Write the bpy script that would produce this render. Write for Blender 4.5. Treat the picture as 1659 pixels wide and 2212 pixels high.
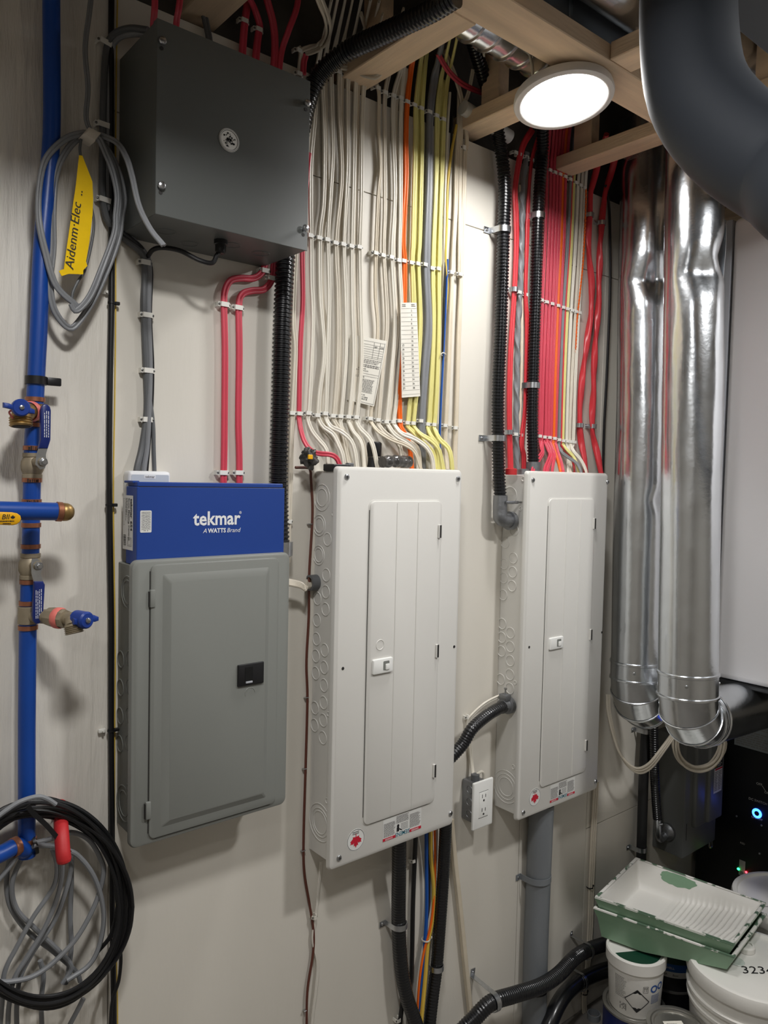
import bpy, bmesh, math, random
from mathutils import Vector, Matrix, noise
random.seed(7)
for o in list(bpy.data.objects): bpy.data.objects.remove(o)
scene = bpy.context.scene
COL = scene.collection

# ---------------------------------------------------------------- camera
FPX, CX, CY = 1661.0, 829.5, 1106.0          # focal length and centre in pixels of a 1659 x 2212 frame
YAW, PITCH, ROLL = 0.6941, 0.0463, 0.0225
H, D = 1.75, 1.455                            # eye height above the floor, distance to the long wall
FW = Vector((math.sin(YAW)*math.cos(PITCH), math.cos(YAW)*math.cos(PITCH), -math.sin(PITCH)))
_r = Vector((math.cos(YAW), -math.sin(YAW), 0)); _u = _r.cross(FW)
RT = math.cos(ROLL)*_r + math.sin(ROLL)*_u
UP = -math.sin(ROLL)*_r + math.cos(ROLL)*_u
CAM = Vector((0, 0, H))
cam = bpy.data.cameras.new('camera'); camo = bpy.data.objects.new('camera', cam); COL.objects.link(camo)
cam.sensor_fit = 'VERTICAL'; cam.sensor_height = 36.0; cam.lens = FPX*36.0/2212.0
cam.clip_start = 0.02; cam.clip_end = 60
M = Matrix((RT, UP, -FW)).transposed().to_4x4(); M.translation = CAM
camo.matrix_world = M
scene.camera = camo

# ---------------------------------------------------------------- world, lamps, exposure
wd = bpy.data.worlds.new('world'); scene.world = wd; wd.use_nodes = True
wd.node_tree.nodes['Background'].inputs[0].default_value = (1, 1, 1, 1)
wd.node_tree.nodes['Background'].inputs[1].default_value = 0.0
LAMP_MAIN, LAMP_ROOM = 54.0, 84.0             # emission of the LED discs
scene.view_settings.view_transform = 'Standard'
scene.view_settings.look = 'None'
scene.view_settings.exposure = 0.75
scene.view_settings.gamma = 1.0
scene.view_settings.use_curve_mapping = False

# ---------------------------------------------------------------- placing helpers
def ray(px, py): return FW + RT*((px-CX)/FPX) - UP*((py-CY)/FPX)
def W(px, py, d=0.0):                         # on the plane that stands d in front of the long wall
    q = ray(px, py); return CAM + q*((D-d)/q.y)
def WX(px, py, X): q = ray(px, py); return CAM + q*(X/q.x)
def WZ(px, py, Z): q = ray(px, py); return CAM + q*((Z-H)/q.z)
def WC(px, py, zc): return CAM + ray(px, py)*zc
def MPP(p): return (p-CAM).dot(FW)/FPX        # metres per pixel at a point
def y_(d): return D-d

def lin(c):
    c /= 255.0
    return c/12.92 if c <= 0.04045 else ((c+0.055)/1.055)**2.4

# ---------------------------------------------------------------- materials
MATS = {}
def mat(name, rgb, rough=0.5, metal=0.0, var=0.0, vscale=6.0, bump=0.0, bscale=60.0, bdist=0.004, stretch=(1,1,1), rvar=0.0, emit=0.0, spec=0.5, rgb2=None, thr=None, coat=0.0, alpha=1.0, detail=4.0, trans=0.0):
    m = bpy.data.materials.new(name); m.use_nodes = True; MATS[name] = m
    nt = m.node_tree; b = nt.nodes['Principled BSDF']
    c = (lin(rgb[0]), lin(rgb[1]), lin(rgb[2]), 1)
    b.inputs['Base Color'].default_value = c
    b.inputs['Roughness'].default_value = rough
    b.inputs['Metallic'].default_value = metal
    b.inputs['Specular IOR Level'].default_value = spec
    b.inputs['Coat Weight'].default_value = coat
    b.inputs['Coat Roughness'].default_value = 0.15
    b.inputs['Alpha'].default_value = alpha
    b.inputs['Transmission Weight'].default_value = trans
    if emit:
        b.inputs['Emission Color'].default_value = c; b.inputs['Emission Strength'].default_value = emit
    tc = nt.nodes.new('ShaderNodeTexCoord'); mp = nt.nodes.new('ShaderNodeMapping')
    mp.inputs['Scale'].default_value = stretch
    nt.links.new(tc.outputs['Object'], mp.inputs['Vector'])
    if var or rgb2:
        n = nt.nodes.new('ShaderNodeTexNoise'); n.inputs['Scale'].default_value = vscale; n.inputs['Detail'].default_value = detail
        nt.links.new(mp.outputs[0], n.inputs['Vector'])
        r = nt.nodes.new('ShaderNodeValToRGB'); e = r.color_ramp.elements
        if rgb2:
            t = thr or (0.45, 0.55)
            e[0].position, e[1].position = t
            e[0].color = c; e[1].color = (lin(rgb2[0]), lin(rgb2[1]), lin(rgb2[2]), 1)
        else:
            e[0].position, e[1].position = 0.3, 0.7
            e[0].color = (c[0]*(1-var), c[1]*(1-var), c[2]*(1-var), 1)
            e[1].color = (min(1, c[0]*(1+var)), min(1, c[1]*(1+var)), min(1, c[2]*(1+var)), 1)
        nt.links.new(n.outputs[0], r.inputs[0]); nt.links.new(r.outputs[0], b.inputs['Base Color'])
        if rvar:
            mr = nt.nodes.new('ShaderNodeMapRange'); mr.inputs['To Min'].default_value = max(0, rough-rvar); mr.inputs['To Max'].default_value = min(1, rough+rvar)
            nt.links.new(n.outputs[0], mr.inputs[0]); nt.links.new(mr.outputs[0], b.inputs['Roughness'])
    if bump:
        n2 = nt.nodes.new('ShaderNodeTexNoise'); n2.inputs['Scale'].default_value = bscale; n2.inputs['Detail'].default_value = 5
        nt.links.new(mp.outputs[0], n2.inputs['Vector'])
        bp = nt.nodes.new('ShaderNodeBump'); bp.inputs['Strength'].default_value = bump; bp.inputs['Distance'].default_value = bdist
        nt.links.new(n2.outputs[0], bp.inputs['Height']); nt.links.new(bp.outputs[0], b.inputs['Normal'])
    return m

PAINT = (219, 214, 203)
mat('wall_paint', PAINT, 0.55, var=0.05, vscale=2.2, bump=0.25, bscale=22, stretch=(1, 1, 0.25))
mat('wall_paint_grain', (226, 221, 211), 0.5, var=0.02, vscale=2.5, bump=1.0, bscale=42, bdist=.0075, stretch=(1, 1, 0.14))
mat('wall_plain', (180, 175, 166), 0.7, var=0.04, vscale=2)
mat('concrete', (120, 116, 110), 0.85, var=0.2, vscale=5, bump=0.4, bscale=40)
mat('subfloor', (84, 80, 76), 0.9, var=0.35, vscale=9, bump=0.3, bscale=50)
mat('lumber', (230, 204, 172), 0.7, var=0.16, vscale=5, stretch=(6, 0.6, 6), bump=0.25, bscale=30)
mat('lumber_x', (230, 204, 172), 0.7, var=0.16, vscale=5, stretch=(0.6, 6, 6), bump=0.25, bscale=30)
mat('stamp_ink', (95, 75, 65), 0.8)
mat('panel_white', (215, 213, 207), 0.42, var=0.015, vscale=3)
mat('panel_grey', (128, 130, 125), 0.42, var=0.02, vscale=3)
mat('panel_grey_side', (118, 120, 115), 0.5, var=0.12, vscale=8)
mat('box_grey', (92, 95, 93), 0.38, var=0.02, vscale=4)
mat('steel', (190, 192, 195), 0.28, metal=1.0)
mat('zinc', (205, 208, 212), 0.3, metal=1.0, var=0.12, vscale=60)
mat('cast_metal', (140, 142, 145), 0.45, metal=0.85, bump=0.2, bscale=120)
mat('galvanised', (222, 226, 230), 0.22, metal=1.0, var=0.05, vscale=14, rvar=0.08, bump=0.10, bscale=70)
mat('galvanised_dull', (165, 170, 174), 0.38, metal=0.9, var=0.08, vscale=6)
mat('black_plastic', (22, 22, 24), 0.42)
mat('black_conduit', (20, 21, 24), 0.3, coat=0.3)
mat('black_rubber', (24, 25, 27), 0.55)
mat('black_paint', (16, 17, 18), 0.45)
mat('dark_wrap', (45, 49, 55), 0.65, var=0.06, vscale=2, spec=0.3)
mat('dark_duct', (58, 62, 66), 0.45, metal=0.3, var=0.06, vscale=3)
mat('cable_white', (226, 220, 206), 0.32, var=0.03, vscale=20)
mat('cable_white2', (214, 205, 188), 0.42, var=0.05, vscale=20)
mat('cable_cream', (216, 204, 182), 0.45, var=0.05, vscale=20)
mat('cable_red', (208, 70, 88), 0.38, var=0.04, vscale=20)
mat('cable_red2', (212, 58, 66), 0.35, var=0.05, vscale=20)
mat('cable_orange', (240, 105, 20), 0.38)
mat('cable_yellow', (224, 216, 138), 0.38, var=0.04, vscale=20)
mat('cable_grey', (128, 130, 133), 0.42, var=0.04, vscale=20)
mat('cable_grey_dark', (92, 94, 96), 0.45, var=0.04, vscale=20)
mat('cable_black', (20, 20, 22), 0.42)
mat('cable_blue', (24, 84, 168), 0.4)
mat('cable_brown', (96, 52, 40), 0.5)
mat('wire_yellow', (214, 180, 72), 0.45)
mat('clip_white', (232, 230, 222), 0.45)
mat('nail', (120, 120, 118), 0.35, metal=0.9)
mat('pex_blue', (18, 70, 156), 0.36, var=0.06, vscale=6)
mat('handle_blue', (22, 40, 108), 0.35)
mat('bib_blue', (24, 58, 142), 0.4)
mat('copper', (168, 112, 86), 0.4, metal=0.75, var=0.18, vscale=60)
mat('brass', (160, 132, 84), 0.42, metal=0.8, var=0.12, vscale=40)
mat('brass_dull', (158, 146, 124), 0.5, metal=0.4, var=0.12, vscale=40)
mat('thread_tape', (226, 120, 110), 0.5)
mat('yellow_handle', (240, 178, 20), 0.35)
mat('tape_yellow', (250, 206, 10), 0.28, var=0.05, vscale=30)
mat('tape_white', (214, 206, 192), 0.5)
mat('red_hook', (186, 36, 40), 0.55)
mat('carton_blue', (28, 64, 142), 0.42, var=0.02, vscale=5)
mat('print_white', (235, 236, 236), 0.5)
mat('print_black', (26, 26, 28), 0.55)
mat('print_grey', (108, 106, 104), 0.6)
mat('print_red', (200, 28, 52), 0.5)
mat('print_teal', (20, 110, 132), 0.5)
mat('print_blue', (40, 82, 150), 0.5)
mat('print_yellow', (228, 190, 40), 0.5)
mat('label_white', (226, 226, 222), 0.5)
mat('label_grey', (196, 194, 188), 0.5)
mat('controller_white', (226, 227, 228), 0.4)
mat('controller_grey', (190, 196, 202), 0.4)
mat('paper', (230, 226, 214), 0.65, var=0.02, vscale=20)
mat('plate_white', (236, 236, 232), 0.35)
mat('slot_dark', (40, 38, 36), 0.7)
mat('pvc_grey', (120, 124, 128), 0.42, var=0.04, vscale=5)
mat('pvc_white', (214, 214, 210), 0.4)
mat('plastic_film', (70, 68, 66), 0.2, var=0.5, vscale=40, bump=0.8, bscale=50)
mat('fixture_white', (222, 220, 216), 0.5)
mat('box_appliance', (232, 230, 231), 0.35, var=0.015, vscale=2)
mat('trim_grey', (168, 170, 176), 0.4)
mat('disconnect_grey', (104, 106, 104), 0.45, var=0.03, vscale=6)
mat('led_blue', (40, 90, 255), 0.4, emit=6.0)
mat('led_green', (30, 240, 110), 0.4, emit=8.0)
mat('led_red', (255, 40, 50), 0.4, emit=8.0)
mat('tray_green', (126, 158, 130), 0.3, var=0.06, vscale=8)
mat('tray_paint', (222, 220, 214), 0.5, rgb2=(92, 108, 92), thr=(0.86, 0.87), vscale=14, detail=6)
mat('tray_rim', (222, 220, 214), 0.5, rgb2=(84, 108, 88), thr=(0.48, 0.52), vscale=26, detail=6)
mat('pail_white', (226, 224, 218), 0.4, var=0.02, vscale=8)
mat('pail_lid_clear', (196, 204, 196), 0.25)
mat('can_metal', (170, 168, 162), 0.32, metal=0.85)
mat('can_navy', (24, 36, 92), 0.38)
mat('can_black', (18, 18, 20), 0.35)
mat('can_green', (20, 60, 44), 0.4)
mat('can_blue', (26, 78, 140), 0.4)
mat('can_grey', (118, 124, 124), 0.4)

# ---------------------------------------------------------------- geometry helpers: each returns (verts, faces)
def merge(*gs):
    V, F = [], []
    for v, f in gs:
        n = len(V); V += [Vector(p) for p in v]; F += [tuple(i+n for i in q) for q in f]
    return V, F
def from_bm(bm):
    bm.verts.ensure_lookup_table(); bm.verts.index_update()
    g = ([v.co.copy() for v in bm.verts], [tuple(v.index for v in f.verts) for f in bm.faces]); bm.free(); return g
def box(x0, x1, y0, y1, z0, z1, bev=0.0, seg=2):
    bm = bmesh.new(); bmesh.ops.create_cube(bm, size=1)
    for v in bm.verts:
        v.co = Vector((x0+(v.co.x+.5)*(x1-x0), y0+(v.co.y+.5)*(y1-y0), z0+(v.co.z+.5)*(z1-z0)))
    if bev: bmesh.ops.bevel(bm, geom=bm.edges[:], offset=bev, segments=seg, profile=.5, affect='EDGES')
    return from_bm(bm)
def rrect(u0, u1, v0, v1, r, n=5):
    P = []
    for cx, cy, a in ((u1-r, v1-r, 0), (u0+r, v1-r, 90), (u0+r, v0+r, 180), (u1-r, v0+r, 270)):
        for k in range(n+1):
            t = math.radians(a+90*k/n); P.append((cx+r*math.cos(t), cy+r*math.sin(t)))
    return P
def circ(cu, cv, r, n=20): return [(cu+r*math.cos(2*math.pi*k/n), cv+r*math.sin(2*math.pi*k/n)) for k in range(n)]
def loft(loops, cap0=True, cap1=True, closed=True):
    V, F = [], []
    n = len(loops[0])
    for L in loops: V += [Vector(p) for p in L]
    for i in range(len(loops)-1):
        for k in range(n if closed else n-1):
            a, b = i*n+k, i*n+(k+1) % n
            F.append((a, b, b+n, a+n))
    if cap0: F.append(tuple(range(n-1, -1, -1)))
    if cap1: F.append(tuple(range((len(loops)-1)*n, len(loops)*n)))
    return V, F
def shrink(poly, o):                            # inset of a convex-ish loop about its centre box
    us = [p[0] for p in poly]; vs = [p[1] for p in poly]
    cu, cv = (min(us)+max(us))/2, (min(vs)+max(vs))/2; hu, hv = (max(us)-min(us))/2, (max(vs)-min(vs))/2
    return [(cu+(p[0]-cu)*(hu-o)/hu, cv+(p[1]-cv)*(hv-o)/hv) for p in poly]
def plate(poly, d0, d1, bev=0.0):               # polygon in x,z lying on the long wall, from d0 to d1 in front of it
    if not bev: return loft([[(u, y_(d0), v) for u, v in poly], [(u, y_(d1), v) for u, v in poly]])
    q = shrink(poly, bev*0.35); q2 = shrink(poly, bev)
    return loft([[(u, y_(d0), v) for u, v in poly], [(u, y_(d1-bev), v) for u, v in poly], [(u, y_(d1-bev*.3), v) for u, v in q], [(u, y_(d1), v) for u, v in q2]])
def prism(poly, o, e1, e2, h):                  # polygon in a frame (origin, two axes) raised by vector h
    o = Vector(o); e1 = Vector(e1); e2 = Vector(e2); h = Vector(h)
    A = [o+e1*u+e2*v for u, v in poly]
    return loft([A, [p+h for p in A]])
def cr(pts, n):                                 # Catmull-Rom through points, n samples evenly along the length
    P = [Vector(p) for p in pts]
    if len(P) == 2: return [P[0].lerp(P[1], k/(n-1)) for k in range(n)]
    Q = [P[0]*2-P[1]] + P + [P[-1]*2-P[-2]]; C = []
    for i in range(1, len(Q)-2):
        a, b, c, d = Q[i-1:i+3]
        for k in range(16):
            t = k/16; t2 = t*t; t3 = t2*t
            C.append(.5*((2*b)+(c-a)*t+(2*a-5*b+4*c-d)*t2+(3*b-a-3*c+d)*t3))
    C.append(P[-1]); L = [0]
    for i in range(1, len(C)): L.append(L[-1]+(C[i]-C[i-1]).length)
    out = []; j = 0
    for k in range(n):
        s = L[-1]*k/(n-1)
        while j < len(L)-2 and L[j+1] < s: j += 1
        t = (s-L[j])/max(1e-9, L[j+1]-L[j]); out.append(C[j].lerp(C[j+1], min(1, t)))
    return out
def plen(P): return sum((P[i+1]-P[i]).length for i in range(len(P)-1))
def tangents(P):
    return [(P[min(i+1, len(P)-1)]-P[max(i-1, 0)]).normalized() for i in range(len(P))]
def tube(pts, r, n=60, seg=10, rfn=None, caps=True):
    P = cr(pts, n); T = tangents(P)
    nrm = T[0].orthogonal().normalized(); loops = []
    for i, p in enumerate(P):
        nrm = (nrm-T[i]*nrm.dot(T[i])).normalized(); bn = T[i].cross(nrm)
        rr = r if rfn is None else rfn(i, i/(n-1))
        loops.append([p+(nrm*math.cos(2*math.pi*k/seg)+bn*math.sin(2*math.pi*k/seg))*rr for k in range(seg)])
    return loft(loops, caps, caps)
def corrugated(pts, r, pitch=0.009, depth=0.0028, seg=16):
    L = plen(cr(pts, 80)); m = int(L/pitch); n = m*4+1
    return tube(pts, r, n, seg, lambda i, t: r if i % 4 in (0, 1) else r-depth)
def peanut(w, th, n=24):                        # flat two-conductor cable section
    S = []
    for k in range(n):
        a = 2*math.pi*k/n; c, s = math.cos(a), math.sin(a)
        pinch = 1-0.55*math.exp(-(c/0.20)**2)
        S.append((w/2*math.copysign(abs(c)**0.75, c), th/2*math.copysign(abs(s)**0.75, s)*pinch))
    return S
def sweep(pts, sec, n=70, nrm=(0, -1, 0), twist=0.0, tseed=0.0, spin=0.0, rfn=None):
    P = cr(pts, n); T = tangents(P); N = Vector(nrm); loops = []; L = plen(P)
    for i, p in enumerate(P):
        s = T[i].cross(N); s = s.normalized() if s.length > 1e-4 else Vector((1, 0, 0))
        b = s.cross(T[i]).normalized()
        a = twist*noise.noise(Vector((tseed, 7*L*i/n, 0.3))) + spin*i/n
        ca, sa = math.cos(a), math.sin(a); s2, b2 = s*ca+b*sa, b*ca-s*sa
        k = 1 if rfn is None else rfn(i/(n-1))
        loops.append([p+(s2*u+b2*v)*k for u, v in sec])
    return loft(loops)
def lathe(prof, o, axis=(0, 0, 1), seg=28, cap0=True, cap1=True, a0=0.0, a1=2*math.pi):
    o = Vector(o); ax = Vector(axis).normalized(); e1 = ax.orthogonal().normalized()
    if abs(ax.z) > .99: e1 = Vector((1, 0, 0))
    e2 = ax.cross(e1); full = abs(a1-a0-2*math.pi) < 1e-6; m = seg if full else seg+1
    loops = [[o+ax*h+(e1*math.cos(a0+(a1-a0)*k/seg)+e2*math.sin(a0+(a1-a0)*k/seg))*r for k in range(m)] for r, h in prof]
    return loft(loops, cap0, cap1, full)
def ring(o, axis, r, w, seg=24):                # raised circular bead (knockout outline)
    return lathe([(r-w*1.3, 0), (r-w*.5, w*1.0), (r+w*.5, w*1.0), (r+w*1.3, 0)], o, axis, seg, False, False)
def screw(o, axis, r, h=None):
    h = h or r*.7; o = Vector(o); ax = Vector(axis).normalized()
    g = lathe([(r, 0), (r, h*.35), (r*.85, h*.75), (r*.45, h), (0.0001, h)], o, ax, 14, True, True)
    return g
def ribbon_text(s, size, bold=0.0, shear=0.0, align='CENTER', sx=1.0, depth=0.0):
    cu = bpy.data.curves.new('t', 'FONT'); cu.body = s; cu.size = size; cu.align_x = align; cu.align_y = 'CENTER'
    cu.offset = bold*size; cu.shear = shear; cu.resolution_u = 2; cu.extrude = 0
    ob = bpy.data.objects.new('t', cu)
    me = bpy.data.meshes.new_from_object(ob)
    V = [(v.co.x*sx, v.co.y) for v in me.vertices]; F = [tuple(p.vertices) for p in me.polygons]
    bpy.data.objects.remove(ob); bpy.data.curves.remove(cu); bpy.data.meshes.remove(me)
    return V, F
def mapped(flat, fn): return [fn(u, v) for u, v in flat[0]], flat[1]
def shift(flat, du, dv, rot=0.0):
    c, s = math.cos(rot), math.sin(rot)
    return [(u*c-v*s+du, u*s+v*c+dv) for u, v in flat[0]], flat[1]
def mergeflat(*gs):
    V, F = [], []
    for v, f in gs:
        n = len(V); V += list(v); F += [tuple(i+n for i in q) for q in f]
    return V, F
def rectflat(u0, u1, v0, v1, n=1):
    V, F = [], []
    for i in range(n+1): V += [(u0+(u1-u0)*i/n, v0), (u0+(u1-u0)*i/n, v1)]
    for i in range(n): F.append((2*i, 2*i+2, 2*i+3, 2*i+1))
    return V, F
def gridflat(u0, u1, v0, v1, nu, nv):
    V = [(u0+(u1-u0)*i/nu, v0+(v1-v0)*j/nv) for j in range(nv+1) for i in range(nu+1)]
    F = [(j*(nu+1)+i, j*(nu+1)+i+1, (j+1)*(nu+1)+i+1, (j+1)*(nu+1)+i) for j in range(nv) for i in range(nu)]
    return V, F
def printed(u0, u1, v0, v1, rows, seed=1, fill=0.55, ragged=0.3):   # rows of small word marks
    R = random.Random(seed); gs = []; h = (v1-v0)/rows
    for k in range(rows):
        v = v0+h*(k+.5); u = u0; end = u1-(u1-u0)*R.random()*ragged
        while u < end:
            w = (u1-u0)*R.uniform(.05, .16); gs.append(rectflat(u, min(end, u+w), v-h*fill/2, v+h*fill/2)); u += w+(u1-u0)*.025
    return mergeflat(*gs)
def leafpoly(r):                                # maple leaf outline, point up
    half = [(0, 1), (.17, .66), (.36, .76), (.28, .30), (.50, .52), (.56, .40), (.86, .46), (.76, .20), (.90, .10), (.46, -.26), (.52, -.44), (.06, -.38), (.05, -.80)]
    P = half + [(-u, v) for u, v in reversed(half[1:])]
    return [(u*r, v*r) for u, v in P]
def leafflat(r): P = leafpoly(r); return P, [tuple(range(len(P)))]

# ---------------------------------------------------------------- objects
ORG = {}
def mesh_of(name, g, m, org, smooth=35):
    me = bpy.data.meshes.new(name)
    me.from_pydata([tuple(Vector(v)-org) for v in g[0]], [], g[1]); me.update()
    bm = bmesh.new(); bm.from_mesh(me); bmesh.ops.recalc_face_normals(bm, faces=bm.faces); bm.to_mesh(me); bm.free()
    if smooth:
        for p in me.polygons: p.use_smooth = True
        me.set_sharp_from_angle(angle=math.radians(smooth))
    if m: me.materials.append(MATS[m])
    return me
def part(name, g, m, parent, smooth=35, label=None):
    org = ORG[parent]; o = bpy.data.objects.new(name, mesh_of(name, g, m, org, smooth)); COL.objects.link(o)
    o.parent = parent; ORG[o] = org
    if label: o['label'] = label
    return o
def tag(o, label, cat, group=None):
    o['label'] = label; o['category'] = cat
    if group: o['group'] = group
    return o
def thing(name, label, cat, loc, group=None):
    o = bpy.data.objects.new(name, None); COL.objects.link(o); o.location = Vector(loc); o.empty_display_size = .02
    ORG[o] = Vector(loc); return tag(o, label, cat, group)
def solo(name, g, m, label, cat, group=None, smooth=35):
    xs = [Vector(v) for v in g[0]]; org = Vector(((min(v.x for v in xs)+max(v.x for v in xs))/2, (min(v.y for v in xs)+max(v.y for v in xs))/2, min(v.z for v in xs)))
    o = bpy.data.objects.new(name, mesh_of(name, g, m, org, smooth)); COL.objects.link(o); o.location = org; ORG[o] = org
    return tag(o, label, cat, group)
def struct(name, g, m, label=None, smooth=0):
    org = Vector((0, 0, 0))
    o = bpy.data.objects.new(name, mesh_of(name, g, m, org, smooth) if g else None); COL.objects.link(o); ORG[o] = org
    o['kind'] = 'structure'
    if label: o['label'] = label
    return o
ORDW = ['first', 'second', 'third', 'fourth', 'fifth', 'sixth', 'seventh', 'eighth', 'ninth', 'tenth', 'eleventh', 'twelfth', 'thirteenth', 'fourteenth', 'fifteenth']
def wp(pts):                                   # points on the wall; runs that leave the frame go on to the floor or up into the ceiling
    P = [W(*p) for p in pts]
    def on(p, q, z):
        s = (p.x-q.x)/max(.02, abs(p.z-q.z))*.25; h = abs(z-p.z)
        return [Vector((p.x+s*h*.35, p.y, p.z+(z-p.z)*.5)), Vector((p.x+s*h*.5, p.y, z))]
    if pts[-1][1] >= 2225 and P[-1].z > .06: P += on(P[-1], P[-2], .012)
    if pts[0][1] >= 2225 and P[0].z > .06: P = on(P[0], P[1], .012)[::-1]+P
    if pts[0][1] <= -10 and P[0].z < H+.93: P = on(P[0], P[1], H+1.05)[::-1]+P
    return P

# ================================================================ the room
XL, XR, YF = -1.3, 3.06, -1.6
ZC = H+0.90                                    # underside of the joists
struct('floor', box(XL, XR, YF, D+.04, -.06, 0), 'concrete', 'grey concrete floor')
wall = struct('wall_back', box(XL, XR, D+.013, D+.03, 0, H+.885), 'black_paint', 'cream painted plywood wall behind the panels')
WTOP = H+.885
def sheet(x0, x1, z0, z1, m): part('plywood_sheet', box(x0+.0011, x1-.0011, D, D+.014, z0+.0011, z1-.0011, .0006, 1), m, wall, 0)
sheet(XL, .535, 0, WTOP, 'wall_paint_grain')
sheet(.535, 1.765, 0, H+.667, 'wall_paint'); sheet(.535, 1.765, H+.667, WTOP, 'wall_paint')
sheet(1.765, 2.10, 0, H+.648, 'wall_paint'); sheet(1.765, 2.10, H+.648, WTOP, 'wall_paint')
sheet(2.10, XR, 0, H-1.135, 'wall_paint'); sheet(2.10, XR, H-1.135, H+.648, 'wall_paint'); sheet(2.10, XR, H+.648, WTOP, 'wall_paint')
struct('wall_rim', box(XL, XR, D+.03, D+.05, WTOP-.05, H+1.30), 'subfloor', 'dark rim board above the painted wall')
struct('wall_right', box(XR, XR+.05, YF, D+.05, 0, H+1.30), 'wall_plain', 'wall at the far right end')
struct('wall_left', box(XL-.05, XL, YF, D+.05, 0, H+1.30), 'wall_plain', 'wall on the left')
struct('wall_front', box(XL, XR, YF-.05, YF, 0, H+1.30), 'wall_plain', 'wall behind the camera')
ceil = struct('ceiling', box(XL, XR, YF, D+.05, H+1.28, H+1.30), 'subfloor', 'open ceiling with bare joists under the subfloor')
def joist(x0, x1, y0, y1):                      # open-web truss: flat chords with short webs between
    part('truss_chord', box(x0, x1, y0, y1, ZC, ZC+.038, .002, 1), 'lumber', ceil, 0)
    part('truss_chord', box(x0, x1, y0, y1, H+1.24, H+1.278, .002, 1), 'lumber', ceil, 0)
    n = max(1, int((y1-y0)/.45)); xm = (x0+x1)/2
    for k in range(n):
        ya = y0+(y1-y0)*(k+.75)/n-.02; part('truss_web', box(xm-.019, xm+.019, ya-.03, ya+.03, ZC+.039, H+1.239, .002, 1), 'lumber', ceil, 0)
for xa, xb in ((-1.2, -1.11), (-.82, -.73), (-.43, -.34), (-.05, .04), (.29, .37), (.67, .75), (1.052, 1.13), (1.434, 1.512), (1.822, 1.895), (2.20, 2.278), (2.58, 2.658)):
    joist(xa, xb, 1.104, D+.028)
    joist(xa, xb, YF+.01, 1.002)
bt = part('header_board', box(XL+.02, XR-.02, 1.004, 1.102, ZC-.001, ZC+.037, .002, 1), 'lumber_x', ceil, 0)
# lumber stamps
def stampfn(o, e1, e2): return lambda u, v: Vector(o)+Vector(e1)*u+Vector(e2)*v
so = WZ(1372, 338, ZC-.0006)
part('stamp', mapped(mergeflat(printed(-.03, .03, -.012, .012, 3, 5, .5, .4)), stampfn(so, (0, -1, 0), (1, 0, 0))), 'stamp_ink', ceil, 0)

# ================================================================ LED disc lamps
def led_disc(name, label, c, nrm, strength, mname):
    c = Vector(c); n = Vector(nrm).normalized()
    m = mat(mname, (253, 252, 251), .5, emit=strength)
    t = thing(name, label, 'ceiling light', c)
    part('housing', lathe([(.096, -.022), (.110, -.018), (.113, -.004), (.111, .001), (.100, .003), (.0955, .001), (.0945, -.004)], c, n, 48, True, False), 'fixture_white', t)
    part('diffuser', lathe([(.0946, -.004), (.06, -.002), (.0001, -.0015)], c, n, 48, False, True), mname, t)
    return t
LC = Vector((1.444, 1.129, .862+H))
lt = led_disc('led_disc_light', 'lit round white LED disc light hanging under the wooden header', LC, (-.025, -.15, -1), LAMP_MAIN, 'led_main')
lamp_up = -Vector((-.025, -.15, -1)).normalized()
for k, (ox, oy) in enumerate(((.03, .02), (-.03, -.03))):
    a = LC+lamp_up*.02+Vector((ox, oy, 0)); part('spring_clip', tube([a, a+Vector((ox*.5, oy*.5, .02)), Vector((a.x+ox*.4, a.y+oy*.4, ZC-.001))], .0018, 12, 6), 'steel', lt)
part('lead', tube([LC+Vector((-.06, .04, .02)), W(1150, 145, .30), W(1143, 100, .27), W(1150, 60, .22)], .0035, 30, 8), 'cable_white2', lt)
lr = led_disc('led_disc_light', 'round LED disc light on the joists above the left end of the wall', (.30, .42, ZC-.004), (0, 0, -1), LAMP_ROOM*1.35, 'led_room')
lfill2 = led_disc('led_disc_light', 'added unseen fill light, LED disc on the joists right of the viewer', (1.75, .05, ZC-.004), (0, 0, -1), LAMP_ROOM*1.7, 'led_fill_b')  # added out of view to brighten the white cabinet and the right end
lfill3 = led_disc('led_disc_light', 'added unseen fill light, LED disc on the joists at the left rear', (-.70, -.35, ZC-.004), (0, 0, -1), LAMP_ROOM*.35, 'led_fill_c')  # weak fill lamp added out of view, softens the wall from the left

# ================================================================ ducts on the right
def wrinkled(a, b, r, seed, pinches=(), seg=44, n=150, amp=.010):
    a, b = Vector(a), Vector(b); ax = (b-a).normalized(); e1 = ax.orthogonal().normalized(); e1 = (Vector((1, 0, 0))-ax*ax.x).normalized(); e2 = ax.cross(e1)
    loops = []
    for i in range(n):
        t = i/(n-1); c = a.lerp(b, t); L = []
        for k in range(seg):
            th = 2*math.pi*k/seg; q = Vector((math.cos(th)*1.3, math.sin(th)*1.3, t*3.2+seed*5))
            d = amp*.45*noise.noise(q)*min(1, t*2.2)+amp*.12*noise.noise(q*5)*min(1, t*2.5)
            for (pt, pth, dep, wt, wth) in pinches:
                dth = (th-pth+math.pi) % (2*math.pi)-math.pi
                u = abs(t-pt)/wt; w = abs(dth)/wth
                d -= dep*max(0, 1-u)**1.5*max(0, 1-w)
            L.append(c+(e1*math.cos(th)+e2*math.sin(th))*(r+d))
        loops.append(L)
    return loft(loops, True, True)
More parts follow.
